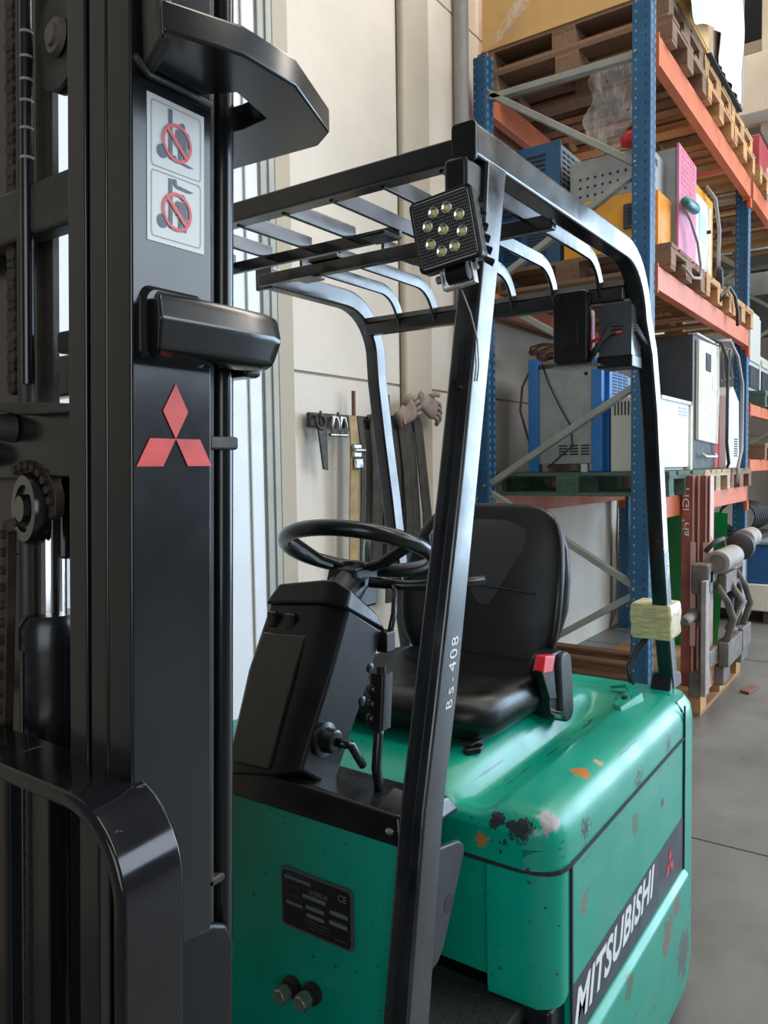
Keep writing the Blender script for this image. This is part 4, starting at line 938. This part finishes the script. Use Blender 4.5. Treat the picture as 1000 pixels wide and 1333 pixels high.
# seat belt reel and buckle
br_ = part('belt_reel', MB().loft([[(x+(z-.95)*(-.15), y, z) for x, z in rrect(1.735, 1.865, .875, 1.045, .045, 4)] for y in (.74, .76, .79)]), 'plastic', FK, bev=.006, seg=3)
part('reel_cover', MB().loft([[(x+(z-.95)*(-.12), y, z) for x, z in rrect(1.79, 1.862, .86, 1.04, .032, 4)] for y in (.728, .775)]), 'greyplastic', br_, bev=.006, seg=3)
part('belt_buckle', MB().hexa([(1.715, .728, .945), (1.76, .728, .935), (1.76, .752, .935), (1.715, .752, .945), (1.668, .728, 1.025), (1.74, .728, 1.02), (1.74, .752, 1.02), (1.668, .752, 1.025)]), 'plastic', br_, bev=.004)
part('buckle_button', MB().hexa([(1.672, .726, 1.018), (1.728, .726, 1.010), (1.728, .754, 1.010), (1.672, .754, 1.018), (1.690, .728, 1.056), (1.752, .728, 1.046), (1.752, .752, 1.046), (1.690, .752, 1.056)]), 'red', br_, bev=.003, label='red release button of the seat belt buckle')
part('anchor_bolt', MB().cyl((1.776, .722, .894), (1.776, .74, .894), .010, 12), 'chrome', br_, smooth='auto')
# ---- mast (leans 2 degrees, so everything on it is sheared with it)
def mp(name, mb, m_, parent=FK, **k): return part(name, mb.xf(shear), m_, parent, **k)
mo = mp('mast_outer_rail', MB().prism([(.455, .601), (.553, .601), (.553, .640), (.541, .640), (.541, .615), (.470, .615), (.470, .637), (.455, .637)], 'z', .1, 2.5), 'mast', bev=.003)
mi = mp('mast_inner_rail', MB().prism([(.4565, .6395), (.545, .6395), (.545, .668), (.533, .668), (.533, .652), (.472, .652), (.472, .667), (.4565, .667)], 'z', .1, 2.5), 'mast', bev=.0025)
mp('mast_inner_rail', MB().prism([(.455, .670), (.53, .670), (.53, .7), (.520, .7), (.520, .683), (.470, .683), (.470, .7), (.455, .7)], 'z', .1, 2.5), 'mast', bev=.0025)
mp('rail_flange', MB().box(.556, .566, .612, .63, .9, 2.5), 'grime', bev=.001)
lc = mp('lift_cylinder', MB().cyl((.587, .622, .99), (.587, .622, 2.5), .0115, 16), 'mast', smooth='auto')
mp('chain_strand', MB().box(.592, .602, .624, .632, .99, 2.5), 'rusty')
mb = MB()
for k in range(84): mb.lathe((.5975, .628, 1.0+k*.0175), (0, 1, 0), [(-.004, .0078), (.004, .0078)], 8)
mp('chain_links', mb, 'rusty', kind='stuff')
mp('cylinder_clamp', MB().box(.556, .597, .607, .632, 1.522, 1.536), 'grime', bev=.003)
mp('cylinder_clamp', MB().box(.556, .592, .612, .632, 1.06, 1.070), 'grime', bev=.003)
mp('cylinder_top', MB().cyl((.620, .66, 1.86), (.620, .66, 2.4), .012, 12), 'mast', smooth='auto')
mp('hose_fitting', MB().tube([(.60, .63, 1.955), (.62, .60, 1.945), (.635, .60, 1.945)], .006, 6), 'grime', smooth=True)
# upper tie frame
def loop(outer, inner, z0, z1, name, m_, **k):
    n = len(outer)
    rings = [[(o[0], o[1], z1), (o[0], o[1], z0), (i[0], i[1], z0), (i[0], i[1], z1)] for o, i in zip(outer, inner)]
    return part(name, MB().loft(rings), m_, FK, **k)
loop([(.452, .536), (.520, .510), (.591, .510), (.692, .550), (.712, .583), (.704, .70), (.704, 1.4)], [(.484, .600), (.548, .600), (.566, .566), (.623, .581), (.626, .62), (.62, .66), (.62, 1.4)], 1.870, 1.897, 'upper_tie_frame', 'mast', bev=.003)
part('weld_gusset', MB().prism([(.454, .545), (.468, .542), (.494, .599), (.480, .599)], 'z', 1.868, 2.05), 'grime', FK, bev=.004)
part('weld_bead', MB().tube([(.462, .585, 1.868), (.485, .598, 1.866), (.53, .5985, 1.867), (.562, .5985, 1.866)], .0035, 6), 'grime', FK, smooth=True)
mp('weld_bead', MB().tube([(.448, .600, 1.855), (.50, .598, 1.853), (.556, .598, 1.850)], .004, 6), 'steelworn') if False else None
# lower tie bar with bevelled faces
z0 = 1.635
def sec(y_, sc_=1.0): return [(y_+.008, z0+.026*sc_), (y_+.001, z0+.020), (y_-.004, z0-.002), (y_+.008, z0-.025), (y_+.018, z0-.030*sc_), (y_+.045, z0-.030), (y_+.045, z0+.026)]
rg = [[(x, a, b) for a, b in sec(y_)] for x, y_ in ((.452, .555), (.50, .554), (.56, .554), (.598, .556))]
rg[0] = [(x+max(0, y-.553)*.62, y, z) for x, y, z in rg[0]]
rg += [[(.612, a, b) for a, b in sec(.560, .97)], [(.619, a, z0+(b-z0)*.88) for a, b in sec(.568, .9)]]
part('lower_tie_bar', MB().loft(rg), 'mast', FK, bev=.004, seg=3)
mp('lower_tie_bar', MB().box(.600, .625, .60, 1.4, 1.600, 1.655), 'mast', bev=.005)
mp('weld_plate', MB().loft([[(x, .603-o, z) for x, z in rrect(.463+o*.3, .547-o, z0-.034+o*.3, z0+.040-o*.6, .012, 4)] for o in (0, .006, .010)]), 'mast', smooth='auto')
# decals on the mast side
wd_ = part('warning_decal', MB().hexa([shear(*p) for p in ((.4725, .6002, 1.716), (.5415, .6002, 1.716), (.5415, .6012, 1.716), (.4725, .6012, 1.716), (.4725, .6002, 1.852), (.5415, .6002, 1.852), (.5415, .6012, 1.852), (.4725, .6012, 1.852))]), 'decalwhite', FK, label='white two-panel decal, no standing on or under the forks')
def dq(name, pts, m_, lay=1):   # pts in decal fractions (0..1 right, 0..1 up)
    y = .6002-.0004*lay
    part(name, MB().flat([shear(.4725+a*.069, y, 1.716+b*.136) for a, b in pts], (0, -1, 0), .0003), m_, wd_)
def circ(cx, cy, rx, ry, n=20): return [(cx+rx*cos(2*pi*k/n), cy+ry*sin(2*pi*k/n)) for k in range(n)]
def ringd(cx, cy, rx, ry, t_):
    mb = MB(); n = 32; vs = []
    for k in range(n):
        a = 2*pi*k/n
        for q in (1, 1-t_): vs.append(shear(.4725+(cx+rx*q*cos(a))*.069, .5990, 1.716+(cy+ry*q*sin(a))*.136))
    mb.add(vs, [(2*k, 2*k+1, (2*k+3) % (2*n), (2*k+2) % (2*n)) for k in range(n)]); part('prohibition_ring', mb, 'decalred', wd_)
def frame_(x0, x1, y0, y1):
    mb = MB(); o = rrect(x0, x1, y0, y1, .04, 4); i = rrect(x0+.012, x1-.012, y0+.006, y1-.006, .035, 4); n = len(o)
    vs = [shear(.4725+a*.069, .5997, 1.716+b*.136) for a, b in o] + [shear(.4725+a*.069, .5997, 1.716+b*.136) for a, b in i]
    mb.add(vs, [(k, (k+1) % n, (k+1) % n+n, k+n) for k in range(n)]); part('panel_outline', mb, 'jamb', wd_)
frame_(.06, .94, .515, .965); frame_(.06, .94, .035, .49)
for oy, up in ((.48, True), (.0, False)):
    dq('mast_symbol', [(.36, .12+oy), (.42, .12+oy), (.42, .465+oy), (.36, .465+oy)], 'decalnavy')
    dq('wheel_symbol', circ(.25, .155+oy, .09, .048), 'decalnavy')
    if up: dq('fork_symbol', [(.44, .155+oy), (.48, .155+oy), (.50, .135+oy), (.80, .115+oy), (.72, .105+oy), (.50, .115+oy), (.44, .13+oy)], 'decalnavy')
    else: dq('fork_symbol', [(.44, .47), (.49, .47), (.50, .435), (.80, .420), (.72, .405), (.50, .41), (.44, .43)], 'decalnavy')
    px = .60; py = .12+oy+(.02 if up else 0)
    dq('person_head', circ(px, py+.238, .045, .024, 12), 'decalnavy')
    dq('person_body', [(px-.10, py+.205), (px+.10, py+.205), (px+.12, py+.195), (px+.12, py+.10), (px+.095, py+.10), (px+.095, py+.17), (px+.07, py+.17), (px+.07, py), (px+.015, py), (px+.015, py+.09), (px-.015, py+.09), (px-.015, py), (px-.07, py), (px-.07, py+.17), (px-.095, py+.17), (px-.095, py+.10), (px-.12, py+.10), (px-.12, py+.195)], 'decalnavy')
    ringd(.50, .245+oy, .26, .135, .17)
    dq('prohibition_bar', [(.30, .325+oy), (.34, .345+oy), (.70, .165+oy), (.66, .145+oy)], 'decalred', 3)
# three-diamond emblem on the mast side
diamonds(.5055, 1.5315, .053, .6005, 'logored', mo, 'emblem_diamond', th=.0007, tf=shear)
# ---- things inside the mast
def yz(px): return .907-px*.00158       # seen position across the mast at x = .5
part_ = mp
mp('inner_beam', MB().box(.49, .52, .70, 1.3, 1.765, 1.823), 'grime', bev=.006)
mp('hydraulic_tube', MB().cyl((.50, yz(36), .9), (.50, yz(36), 2.4), .0095, 12), 'grime', smooth='auto')
bt = mp('banded_tube', MB().cyl((.49, yz(49), 1.60), (.49, yz(49), 2.4), .0072, 12), 'mast', smooth='auto')
for z in (1.985, 1.958, 1.933, 1.910, 1.880, 1.848): mp('light_band', MB().cyl((.49, yz(49), z), (.49, yz(49), z+.003), .0076, 12), 'castlight', bt)
for px in (14,):
    mb = MB()
    for k in range(66 if px == 14 else 34): mb.lathe((.505, yz(px), 1.60+k*.012), (1, 0, 0), [(-.004, .0095 if k % 2 else .0075), (.004, .0095 if k % 2 else .0075)], 8)
    mb.box(.502, .507, yz(px)-.006, yz(px)+.006, 1.60, 1.60+.012*(66 if px == 14 else 34))
    mp('mast_chain', mb, 'rusty', kind='stuff')
mp('inner_rail_web', MB().box(.532, .545, .878, 1.0, 1.4, 2.5), 'mast', bev=.002)
mp('inner_rail_web', MB().box(.525, .535, .838, .872, 1.4, 2.5), 'grime', bev=.002)
mp('mast_tube', MB().cyl((.53, .79, 1.50), (.53, .79, 1.93), .009, 12), 'mast', smooth='auto')
mp('mast_tube', MB().cyl((.53, .768, 1.50), (.53, .768, 1.93), .014, 12), 'mast', smooth='auto')
mp('tube_clamp', MB().box(.515, .545, .76, .815, 1.635, 1.66), 'grime', bev=.004)
pl_ = mp('chain_pulley', MB().lathe((.50, .772, 1.965), (-1, .15, 0), [(-.008, .054), (-.004, .054), (-.002, .047), (.002, .047), (.004, .054), (.008, .054), (.008, .036), (.004, .030)], 28), 'grime', smooth='auto')
mp('pulley_hub', MB().lathe((.492, .772, 1.965), (-1, .15, 0), [(0, .020), (.006, .018), (.006, .012), (.010, .011)], 16), 'castiron', pl_, smooth='auto')
cp = mp('carriage_plate', MB().prism([(.70, 1.495), (1.2, 1.495), (1.2, 1.578), (.84, 1.578), (.78, 1.568), (.70, 1.566)], 'x', .475, .49), 'mast', bev=.004)
mp('plate_flange', MB().prism([(.70, 1.560), (.79, 1.562), (.86, 1.574), (1.2, 1.576), (1.2, 1.583), (.86, 1.581), (.70, 1.569)], 'x', .455, .49), 'grime', bev=.002)
for (px, z) in ((46, 1.551), (14, 1.524)):
    bo = mp('carriage_bolt', MB().lathe((.475, yz(px), z), (-1, .2, 0), [(0, .017), (.010, .015), (.030, .012)], 14), 'grime', cp, smooth='auto')
    mp('socket', MB().lathe((.4445, yz(px)+.0055, z), (-1, .2, 0), [(0, .007), (.001, .007)], 8), 'slot', cp)
rl = mp('chain_wheel', MB().lathe((.475, .805, 1.462), (-1, .2, 0), [(-.01, .040), (0, .040), (.006, .036), (.006, .026), (.002, .024), (.002, .016), (.010, .014)], 28), 'mast', smooth='auto')
mb = MB()
pth = [(.48, .805+.047*cos(R(a)), 1.462+.047*sin(R(a))) for a in range(60, 181, 15)] + [(.48, .852+.002*k, 1.44-.04*k) for k in range(16)]
mb.rect(pth, .014, .012, up=(1, 0, 0)); mp('drive_chain', mb, 'rusty', bev=.002)
mb = MB()
for i, p in enumerate(pth[:-1]):
    q = pth[i+1]
    for t_ in ((.25,) if i < 8 else (.2, .7)):
        mb.lathe((.473, p[1]+(q[1]-p[1])*t_, p[2]+(q[2]-p[2])*t_), (-1, 0, 0), [(-.001, .0055), (.004, .0045)], 8)
mp('chain_pins', mb, 'rusty', kind='stuff')
cyl = mp('cylinder_rod', MB().cyl((.52, .833, 1.335), (.52, .833, 1.50), .0165, 20), 'chrome', smooth='auto', label='polished chrome cylinder rod')
mp('cylinder_body', MB().lathe((.52, .833, .5), (0, 0, 1), [(0, .034), (.80, .034), (.80, .037), (.825, .037), (.838, .030)], 20), 'plastic2', smooth='auto')
mp('cross_plate', MB().box(.53, .55, .70, 1.3, 1.40, 1.50), 'mast', bev=.003)
mp('cross_plate', MB().box(.53, .55, .86, 1.3, .8, 1.40), 'mast', bev=.003)
mp('cross_plate', MB().box(.55, .56, .72, .82, .8, 1.33), 'mast', bev=.003)
mp('lower_plate', MB().prism([(.50, .80), (.585, .80), (.585, 1.0), (.575, 1.02), (.555, 1.03), (.52, 1.035), (.50, 1.03)], 'y', .60, .612), 'plastic', bev=.006)
# ---- load backrest: flat bar bent round the top corner
pb = [(.436, .552, .2)] + [(.436, .552, .2+.3*k) for k in range(1, 4)]
pb += [(.436, .632-.080*cos(R(a)), 1.128+.080*sin(R(a))) for a in range(0, 91, 8)] + [(.436, .75, 1.210), (.436, 1.46, 1.212)]
mp('load_backrest', MB().sweep(pb, rrs(.016, .066, .004, 2), up=(1, 0, 0)), 'fork', smooth='auto')
mp('backrest_upright', MB().box(.40, .416, .78, .81, .3, 1.208), 'fork', bev=.003)
mp('fork_carriage', MB().box(.40, .425, .60, 1.4, .55, .62), 'fork', bev=.004)
for y in (.62, .70, .77): mp('inner_stay', MB().box(.432, .446, y, y+.03, .3, 1.206), 'mast', bev=.002)
# wheels, forks: below the frame
for (x, y) in ((.72, .66), (.72, 1.34)): part('front_wheel', MB().lathe((x, y-.07, .21), (0, 1, 0), [(0, .10), (0, .17), (.02, .21), (.12, .21), (.14, .17), (.14, .10)], 28), 'rubber', FK, smooth='auto')
part('rear_wheel', MB().lathe((1.95, .95, .17), (0, 1, 0), [(0, .10), (0, .15), (.02, .17), (.08, .17), (.10, .15), (.10, .10)], 28), 'rubber', FK, smooth='auto')
for y in (.72, 1.18): part('fork', MB().prism([(.40, .62), (.36, .62), (.36, .09), (-.55, .045), (-.62, .03), (-.62, .02), (.40, .03)], 'y', y, y+.1), 'fork', FK, bev=.006)
part('axle', MB().box(.60, .95, .60, 1.4, .12, .40), 'plastic', FK, bev=.01)

# ================================================================== FLOOR LEVEL, RIGHT
P2 = copy_tree(P0['new']); P2.location = (5.40, 1.49, 0); P2.rotation_euler = (0, 0, pi/2); del P2['group']
P2['label'] = 'wooden pallet on the floor carrying the dusty iron clamp'
om = thing('old_mast', (4.92, 1.15, .146), 'old red lift mast with white hand lettering, standing upright on the floor pallet', 'mast')
for (a, b, x, m_) in ((1.165, 1.228, 4.90, 'maroon'), (1.157, 1.165, 4.895, 'mastedge'), (1.135, 1.157, 4.93, 'maroon'), (1.127, 1.135, 4.90, 'mastedge'), (1.092, 1.127, 4.92, 'maroon'), (1.084, 1.092, 4.90, 'mastedge'), (1.072, 1.084, 4.94, 'maroon'), (1.065, 1.072, 4.905, 'mastedge')):
    part('rail_web' if m_ == 'maroon' else 'rail_edge', MB().box(x, 5.0, a, b, .146, 1.43), m_, om, bev=.001)
for (a, b) in ((1.142, 1.172), (1.067, 1.10)):
    part('wear_strip', MB().box(4.885, 4.895, a, b, .4, 1.03), 'mastedge', om)
t_ = text('HGi  \u2019ria', lambda u, v, w_: (4.899-w_*.01, 1.185+v*.055-.0, 1.36-u*.085)); part('hand_lettering', t_, 'whiteprint', om)
gr = thing('clamp_attachment', (5.3, 1.02, .15), 'dusty iron forklift clamp with round rollers standing on the floor pallet', 'attachment')
Y = 1.03
for (x, z0, z1_) in ((4.66, .16, .83), (5.72, .26, .86)):
    part('frame_plate', MB().box(x, x+.10, Y-.0, Y+.03, z0, z1_), 'castlight', gr, bev=.006)
part('lower_beam', MB().box(4.77, 5.72, Y+.0, Y+.03, .30, .40), 'castiron', gr, bev=.008)
part('lower_block', MB().box(4.98, 5.40, Y-.06, Y-.001, .27, .42), 'castiron', gr, bev=.008)
part('lower_block', MB().box(5.42, 5.70, Y-.06, Y-.001, .28, .43), 'castiron', gr, bev=.008)
part('upper_beam', MB().box(4.765, 5.715, Y+.0, Y+.03, .80, .88), 'castiron', gr, bev=.008)
part('upper_block', MB().box(4.95, 5.26, Y-.05, Y+.0, .72, .84), 'castiron', gr, bev=.01)
for (x0, x1, z) in ((4.84, 5.30, .92), (5.62, 5.92, .99)):
    r_ = part('roller', MB().lathe((x0, Y-.02, z), (1, 0, 0), [(0, .055), (.01, .068), (x1-x0-.02, .068), (x1-x0, .055)], 20), 'castlight', gr, smooth='auto')
    part('roller_end', MB().cyl((x0-.012, Y-.02, z), (x0+.001, Y-.02, z), .05, 16), 'castiron', r_, smooth='auto')
part('roller_bearing', MB().lathe((5.50, Y-.01, .95), (1, 0, 0), [(0, .05), (.03, .09), (.10, .09), (.12, .06)], 18), 'castdark', gr, smooth='auto')
for (x, z, k) in ((4.9, .55, 1), (5.2, .62, -1), (5.45, .58, 1)):
    part('clamp_arm', MB().tube([(x, Y-.01, z+.22), (x+.08*k, Y-.05, z+.12), (x+.16, Y-.07, z), (x+.12*k, Y-.04, z-.12), (x+.22, Y-.01, z-.2)], .021, 10), 'castiron', gr, smooth=True)
part('clamp_hoop', MB().tube([(5.35+.14*cos(t/16*2*pi), Y-.02, .64+.11*sin(t/16*2*pi)) for t in range(16)], .022, 8, closed=True), 'castdark', gr, smooth=True)
part('side_plate', MB().box(4.70, 4.78, Y+.035, Y+.06, .55, .75), 'castiron', gr, bev=.004)
part('pivot_boss', MB().lathe((4.50, Y+.08, .62), (1, 0, 0), [(0, .02), (.02, .03), (.16, .03), (.2, .04), (.25, .04)], 14), 'castiron', gr, smooth='auto')
part('hydraulic_block', MB().box(4.72, 4.84, Y+.0, Y+.10, .74, .92), 'castiron', gr, bev=.015)
part('hose', MB().tube([(4.85, Y+.05, .98), (4.88, Y, 1.04), (5.0, Y-.02, 1.05), (5.12, Y, 1.0)], .014, 8), 'castdark', gr, smooth=True)
part('foot_lug', MB().prism([(5.60, .16), (5.86, .16), (5.84, .24), (5.78, .28), (5.66, .28)], 'y', Y-.02, Y+.06), 'castiron', gr, bev=.01)
part('foot_lug', MB().box(4.68, 4.80, Y+.031, Y+.10, .146, .28), 'castiron', gr, bev=.01)
part('foot_lug', MB().box(5.0, 5.2, Y-.03, Y+.03, .146, .27), 'castiron', gr, bev=.015)
single('wood_scrap', MB().prism([(5.42, .93), (5.60, .90), (5.63, .96), (5.45, .99)], 'z', .001, .02), 'timber', 'small dark scrap of wood on the concrete before the floor pallet', 'scrap', bev=.004)
# timbers on the floor behind the hood
for i, (x, z0, z1_, wdt, d_) in enumerate(((4.415, .001, .275, .11, 'nearest and lowest brown timber on the floor behind the green hood'), (4.54, .001, .325, .10, 'middle brown timber of the three behind the green hood'), (4.655, .001, .36, .10, 'farthest and tallest brown timber behind the green hood'))):
    t = thing('timber', (x+wdt/2, 1.85, z0), d_, 'timber', 'timbers on the floor')
    part('beam_wood', MB().box(x, x+wdt, 1.37, 2.10, z0, z1_-.02), 'timber', t, bev=.006)
    part('cap_board', MB().box(x-.005, x+wdt*.8, 1.36, 2.11, z1_-.02, z1_), 'timber', t, bev=.004)
single('wall_cable', MB().tube([(7.22, 2.385, 1.6), (7.24, 2.385, 1.2), (7.20, 2.385, .8), (7.24, 2.385, .45), (7.18, 2.37, .2), (7.0, 2.37, .02)], .008, 6), 'cablegrey', 'grey cable running down the white wall beside the rear upright', 'cable', smooth=True)
# ---- tools on the wall
wr = thing('tool_rail', (3.3, 2.35, 1.70), 'rusty steel rail with hooks on the white wall behind the steering wheel', 'rail')
part('bar', MB().box(2.77, 3.70, 2.352, 2.372, 1.70, 1.765), 'castdark', wr, bev=.004)
part('wall_mount', MB().box(2.80, 2.84, 2.37, 2.396, 1.70, 1.76), 'castdark', wr); part('wall_mount', MB().box(3.50, 3.54, 2.37, 2.396, 1.70, 1.76), 'castdark', wr)
for x in (3.10, 3.40): part('peg', MB().cyl((x, 2.345, 1.70), (x, 2.345, 1.885), .010, 8), 'timber', wr, smooth='auto')
for x in (2.80, 2.93, 3.2): part('hook', MB().tube([(x, 2.35, 1.745), (x, 2.32, 1.735), (x, 2.31, 1.755), (x, 2.31, 1.77)], .006, 6), 'castdark', wr, smooth=True)
wh = thing('wrench', (2.86, 2.33, 1.49), 'dark flat spanner hanging at the left end of the wall rail', 'tool')
part('handle', MB().prism([(2.835, 1.50), (2.87, 1.495), (2.865, 1.70), (2.80, 1.70)], 'y', 2.325, 2.335), 'grime', wh, bev=.003)
part('ring', MB().tube([(2.82+.032*cos(t/12*2*pi), 2.328, 1.72+.032*sin(t/12*2*pi)) for t in range(12)], .010, 6, closed=True), 'grime', wh, smooth=True)
for i, (x, d_) in enumerate(((2.91, 'steel shackle on the wall rail, left of the pair'), (2.97, 'steel shackle on the wall rail, right of the pair by the gold webbing'))):
    s = thing('shackle', (x, 2.32, 1.65), d_, 'shackle', 'shackles on the wall rail')
    part('bow', MB().tube([(x-.022, 2.315, 1.665), (x-.025, 2.31, 1.71), (x-.012, 2.31, 1.745), (x+.012, 2.31, 1.745), (x+.025, 2.31, 1.71), (x+.022, 2.315, 1.665)], .008, 8), 'steelworn', s, smooth=True)
    part('pin', MB().cyl((x-.038, 2.315, 1.662), (x+.036, 2.315, 1.662), .009, 8), 'steelworn', s, smooth='auto')
def ribbon(pts, wdt, th=.006): return MB().rect(pts, wdt, th, up=(0, -1, 0))
rs = thing('ratchet_strap', (3.06, 2.31, 1.1), 'gold and tan ratchet strap hanging from the wall rail behind the far rear pillar', 'strap')
part('webbing', MB().sweep([(3.06, 2.325, 1.76), (3.055, 2.31, 1.65), (3.045, 2.305, 1.5), (3.04, 2.31, 1.3), (3.03, 2.31, 1.0), (3.02, 2.315, .85)], [(-.032, -.003), (.032, -.003), (.032, .003), (-.032, .003)], up=(0, -1, 0)), 'straplt', rs, smooth='auto')
part('webbing', MB().sweep([(3.12, 2.325, 1.76), (3.13, 2.31, 1.6), (3.12, 2.31, 1.3), (3.10, 2.31, .9)], [(-.02, -.003), (.02, -.003), (.02, .003), (-.02, .003)], up=(0, -1, 0)), 'strap', rs, smooth='auto')
part('ratchet', MB().box(3.02, 3.085, 2.285, 2.305, 1.555, 1.62), 'steelworn', rs, bev=.006)
part('ratchet_handle', MB().box(3.03, 3.09, 2.28, 2.30, 1.50, 1.55), 'chrome', rs, bev=.006)
part('ratchet_spool', MB().cyl((3.02, 2.285, 1.59), (3.10, 2.285, 1.59), .012, 10), 'steelworn', rs, smooth='auto')
lab = ('first', 'second', 'third', 'fourth', 'fifth', 'sixth')
for i, (x, dx, zb, wv) in enumerate(((3.26, -.01, .92, .050), (3.335, .01, .80, .050), (3.41, .03, .98, .050), (3.485, .05, .88, .050), (3.56, .065, .95, .050), (3.635, .075, .90, .045))):
    pts = [(x, 2.344, 1.775), (x+.003, 2.330, 1.74), (x+dx*.3+.01*sin(i), 2.31, 1.5), (x+dx*.7, 2.315-.008*(i % 2), 1.25), (x+dx, 2.32, zb+.1), (x+dx, 2.325, zb)]
    sec_ = [(-wv, .0), (-wv*.4, .012), (0, .002), (wv*.5, .014), (wv, .003), (wv, -.004), (wv*.5, .006), (0, -.006), (-wv*.4, .004), (-wv, -.006)]
    if i % 2: pts = [(a, b-.020, c) for a, b, c in pts]
    single('webbing_sling', MB().sweep(pts, sec_, up=(0, -1, 0)), 'strap', '%s dark webbing sling from the left, hanging from the wall rail' % lab[i], 'sling', 'dark slings on the wall rail', smooth='auto')
# a pair of work gloves on the last peg: palm, four fingers and thumb each
for i, (cx, cz, tl, d_) in enumerate(((3.50, 1.80, 28, 'worn grey brown work glove with a red spot, over the slings'), (3.72, 1.84, -18, 'worn grey brown work glove pointing right over the slings, right one'))):
    g = thing('work_glove', (cx, 2.27, cz-.08), d_, 'glove', 'work gloves on the wall rail')
    def T(u, v, w_, a=R(tl), cx=cx, cz=cz): return (cx+u*cos(a)-v*sin(a), 2.285+w_, cz+u*sin(a)+v*cos(a))
    s_ = 1 if i == 0 else -1
    part('palm', MB().loft([[T(u, .062*k*cos(t/12*2*pi), .024*k*sin(t/12*2*pi)) for t in range(12)] for u, k in ((-.11, .80), (-.08, .75), (-.03, .9), (.02, 1.05), (.05, .95), (.06, .6))]), 'glove', g, smooth=True)
    for j, (v, ln) in enumerate(((-.038, .065), (-.013, .085), (.013, .08), (.036, .065))):
        part('finger', MB().tube([T(.04, v, 0), T(.04+ln*.5, v*1.2, -.012), T(.04+ln, v*1.25-.01, .0), T(.05+ln, v*1.2-.02, .012)], .0125, 8), 'glove', g, smooth=True)
    part('thumb', MB().tube([T(-.02, .05, -.005), T(.01, .075, -.02), T(.035, .078, -.025)], .014, 8), 'glove', g, smooth=True)
    if i == 0: part('red_patch', MB().lathe(T(-.085, -.02, -.022), (0, -1, 0), [(0, .018), (.004, .014)], 10), 'glovered', g, smooth=True)
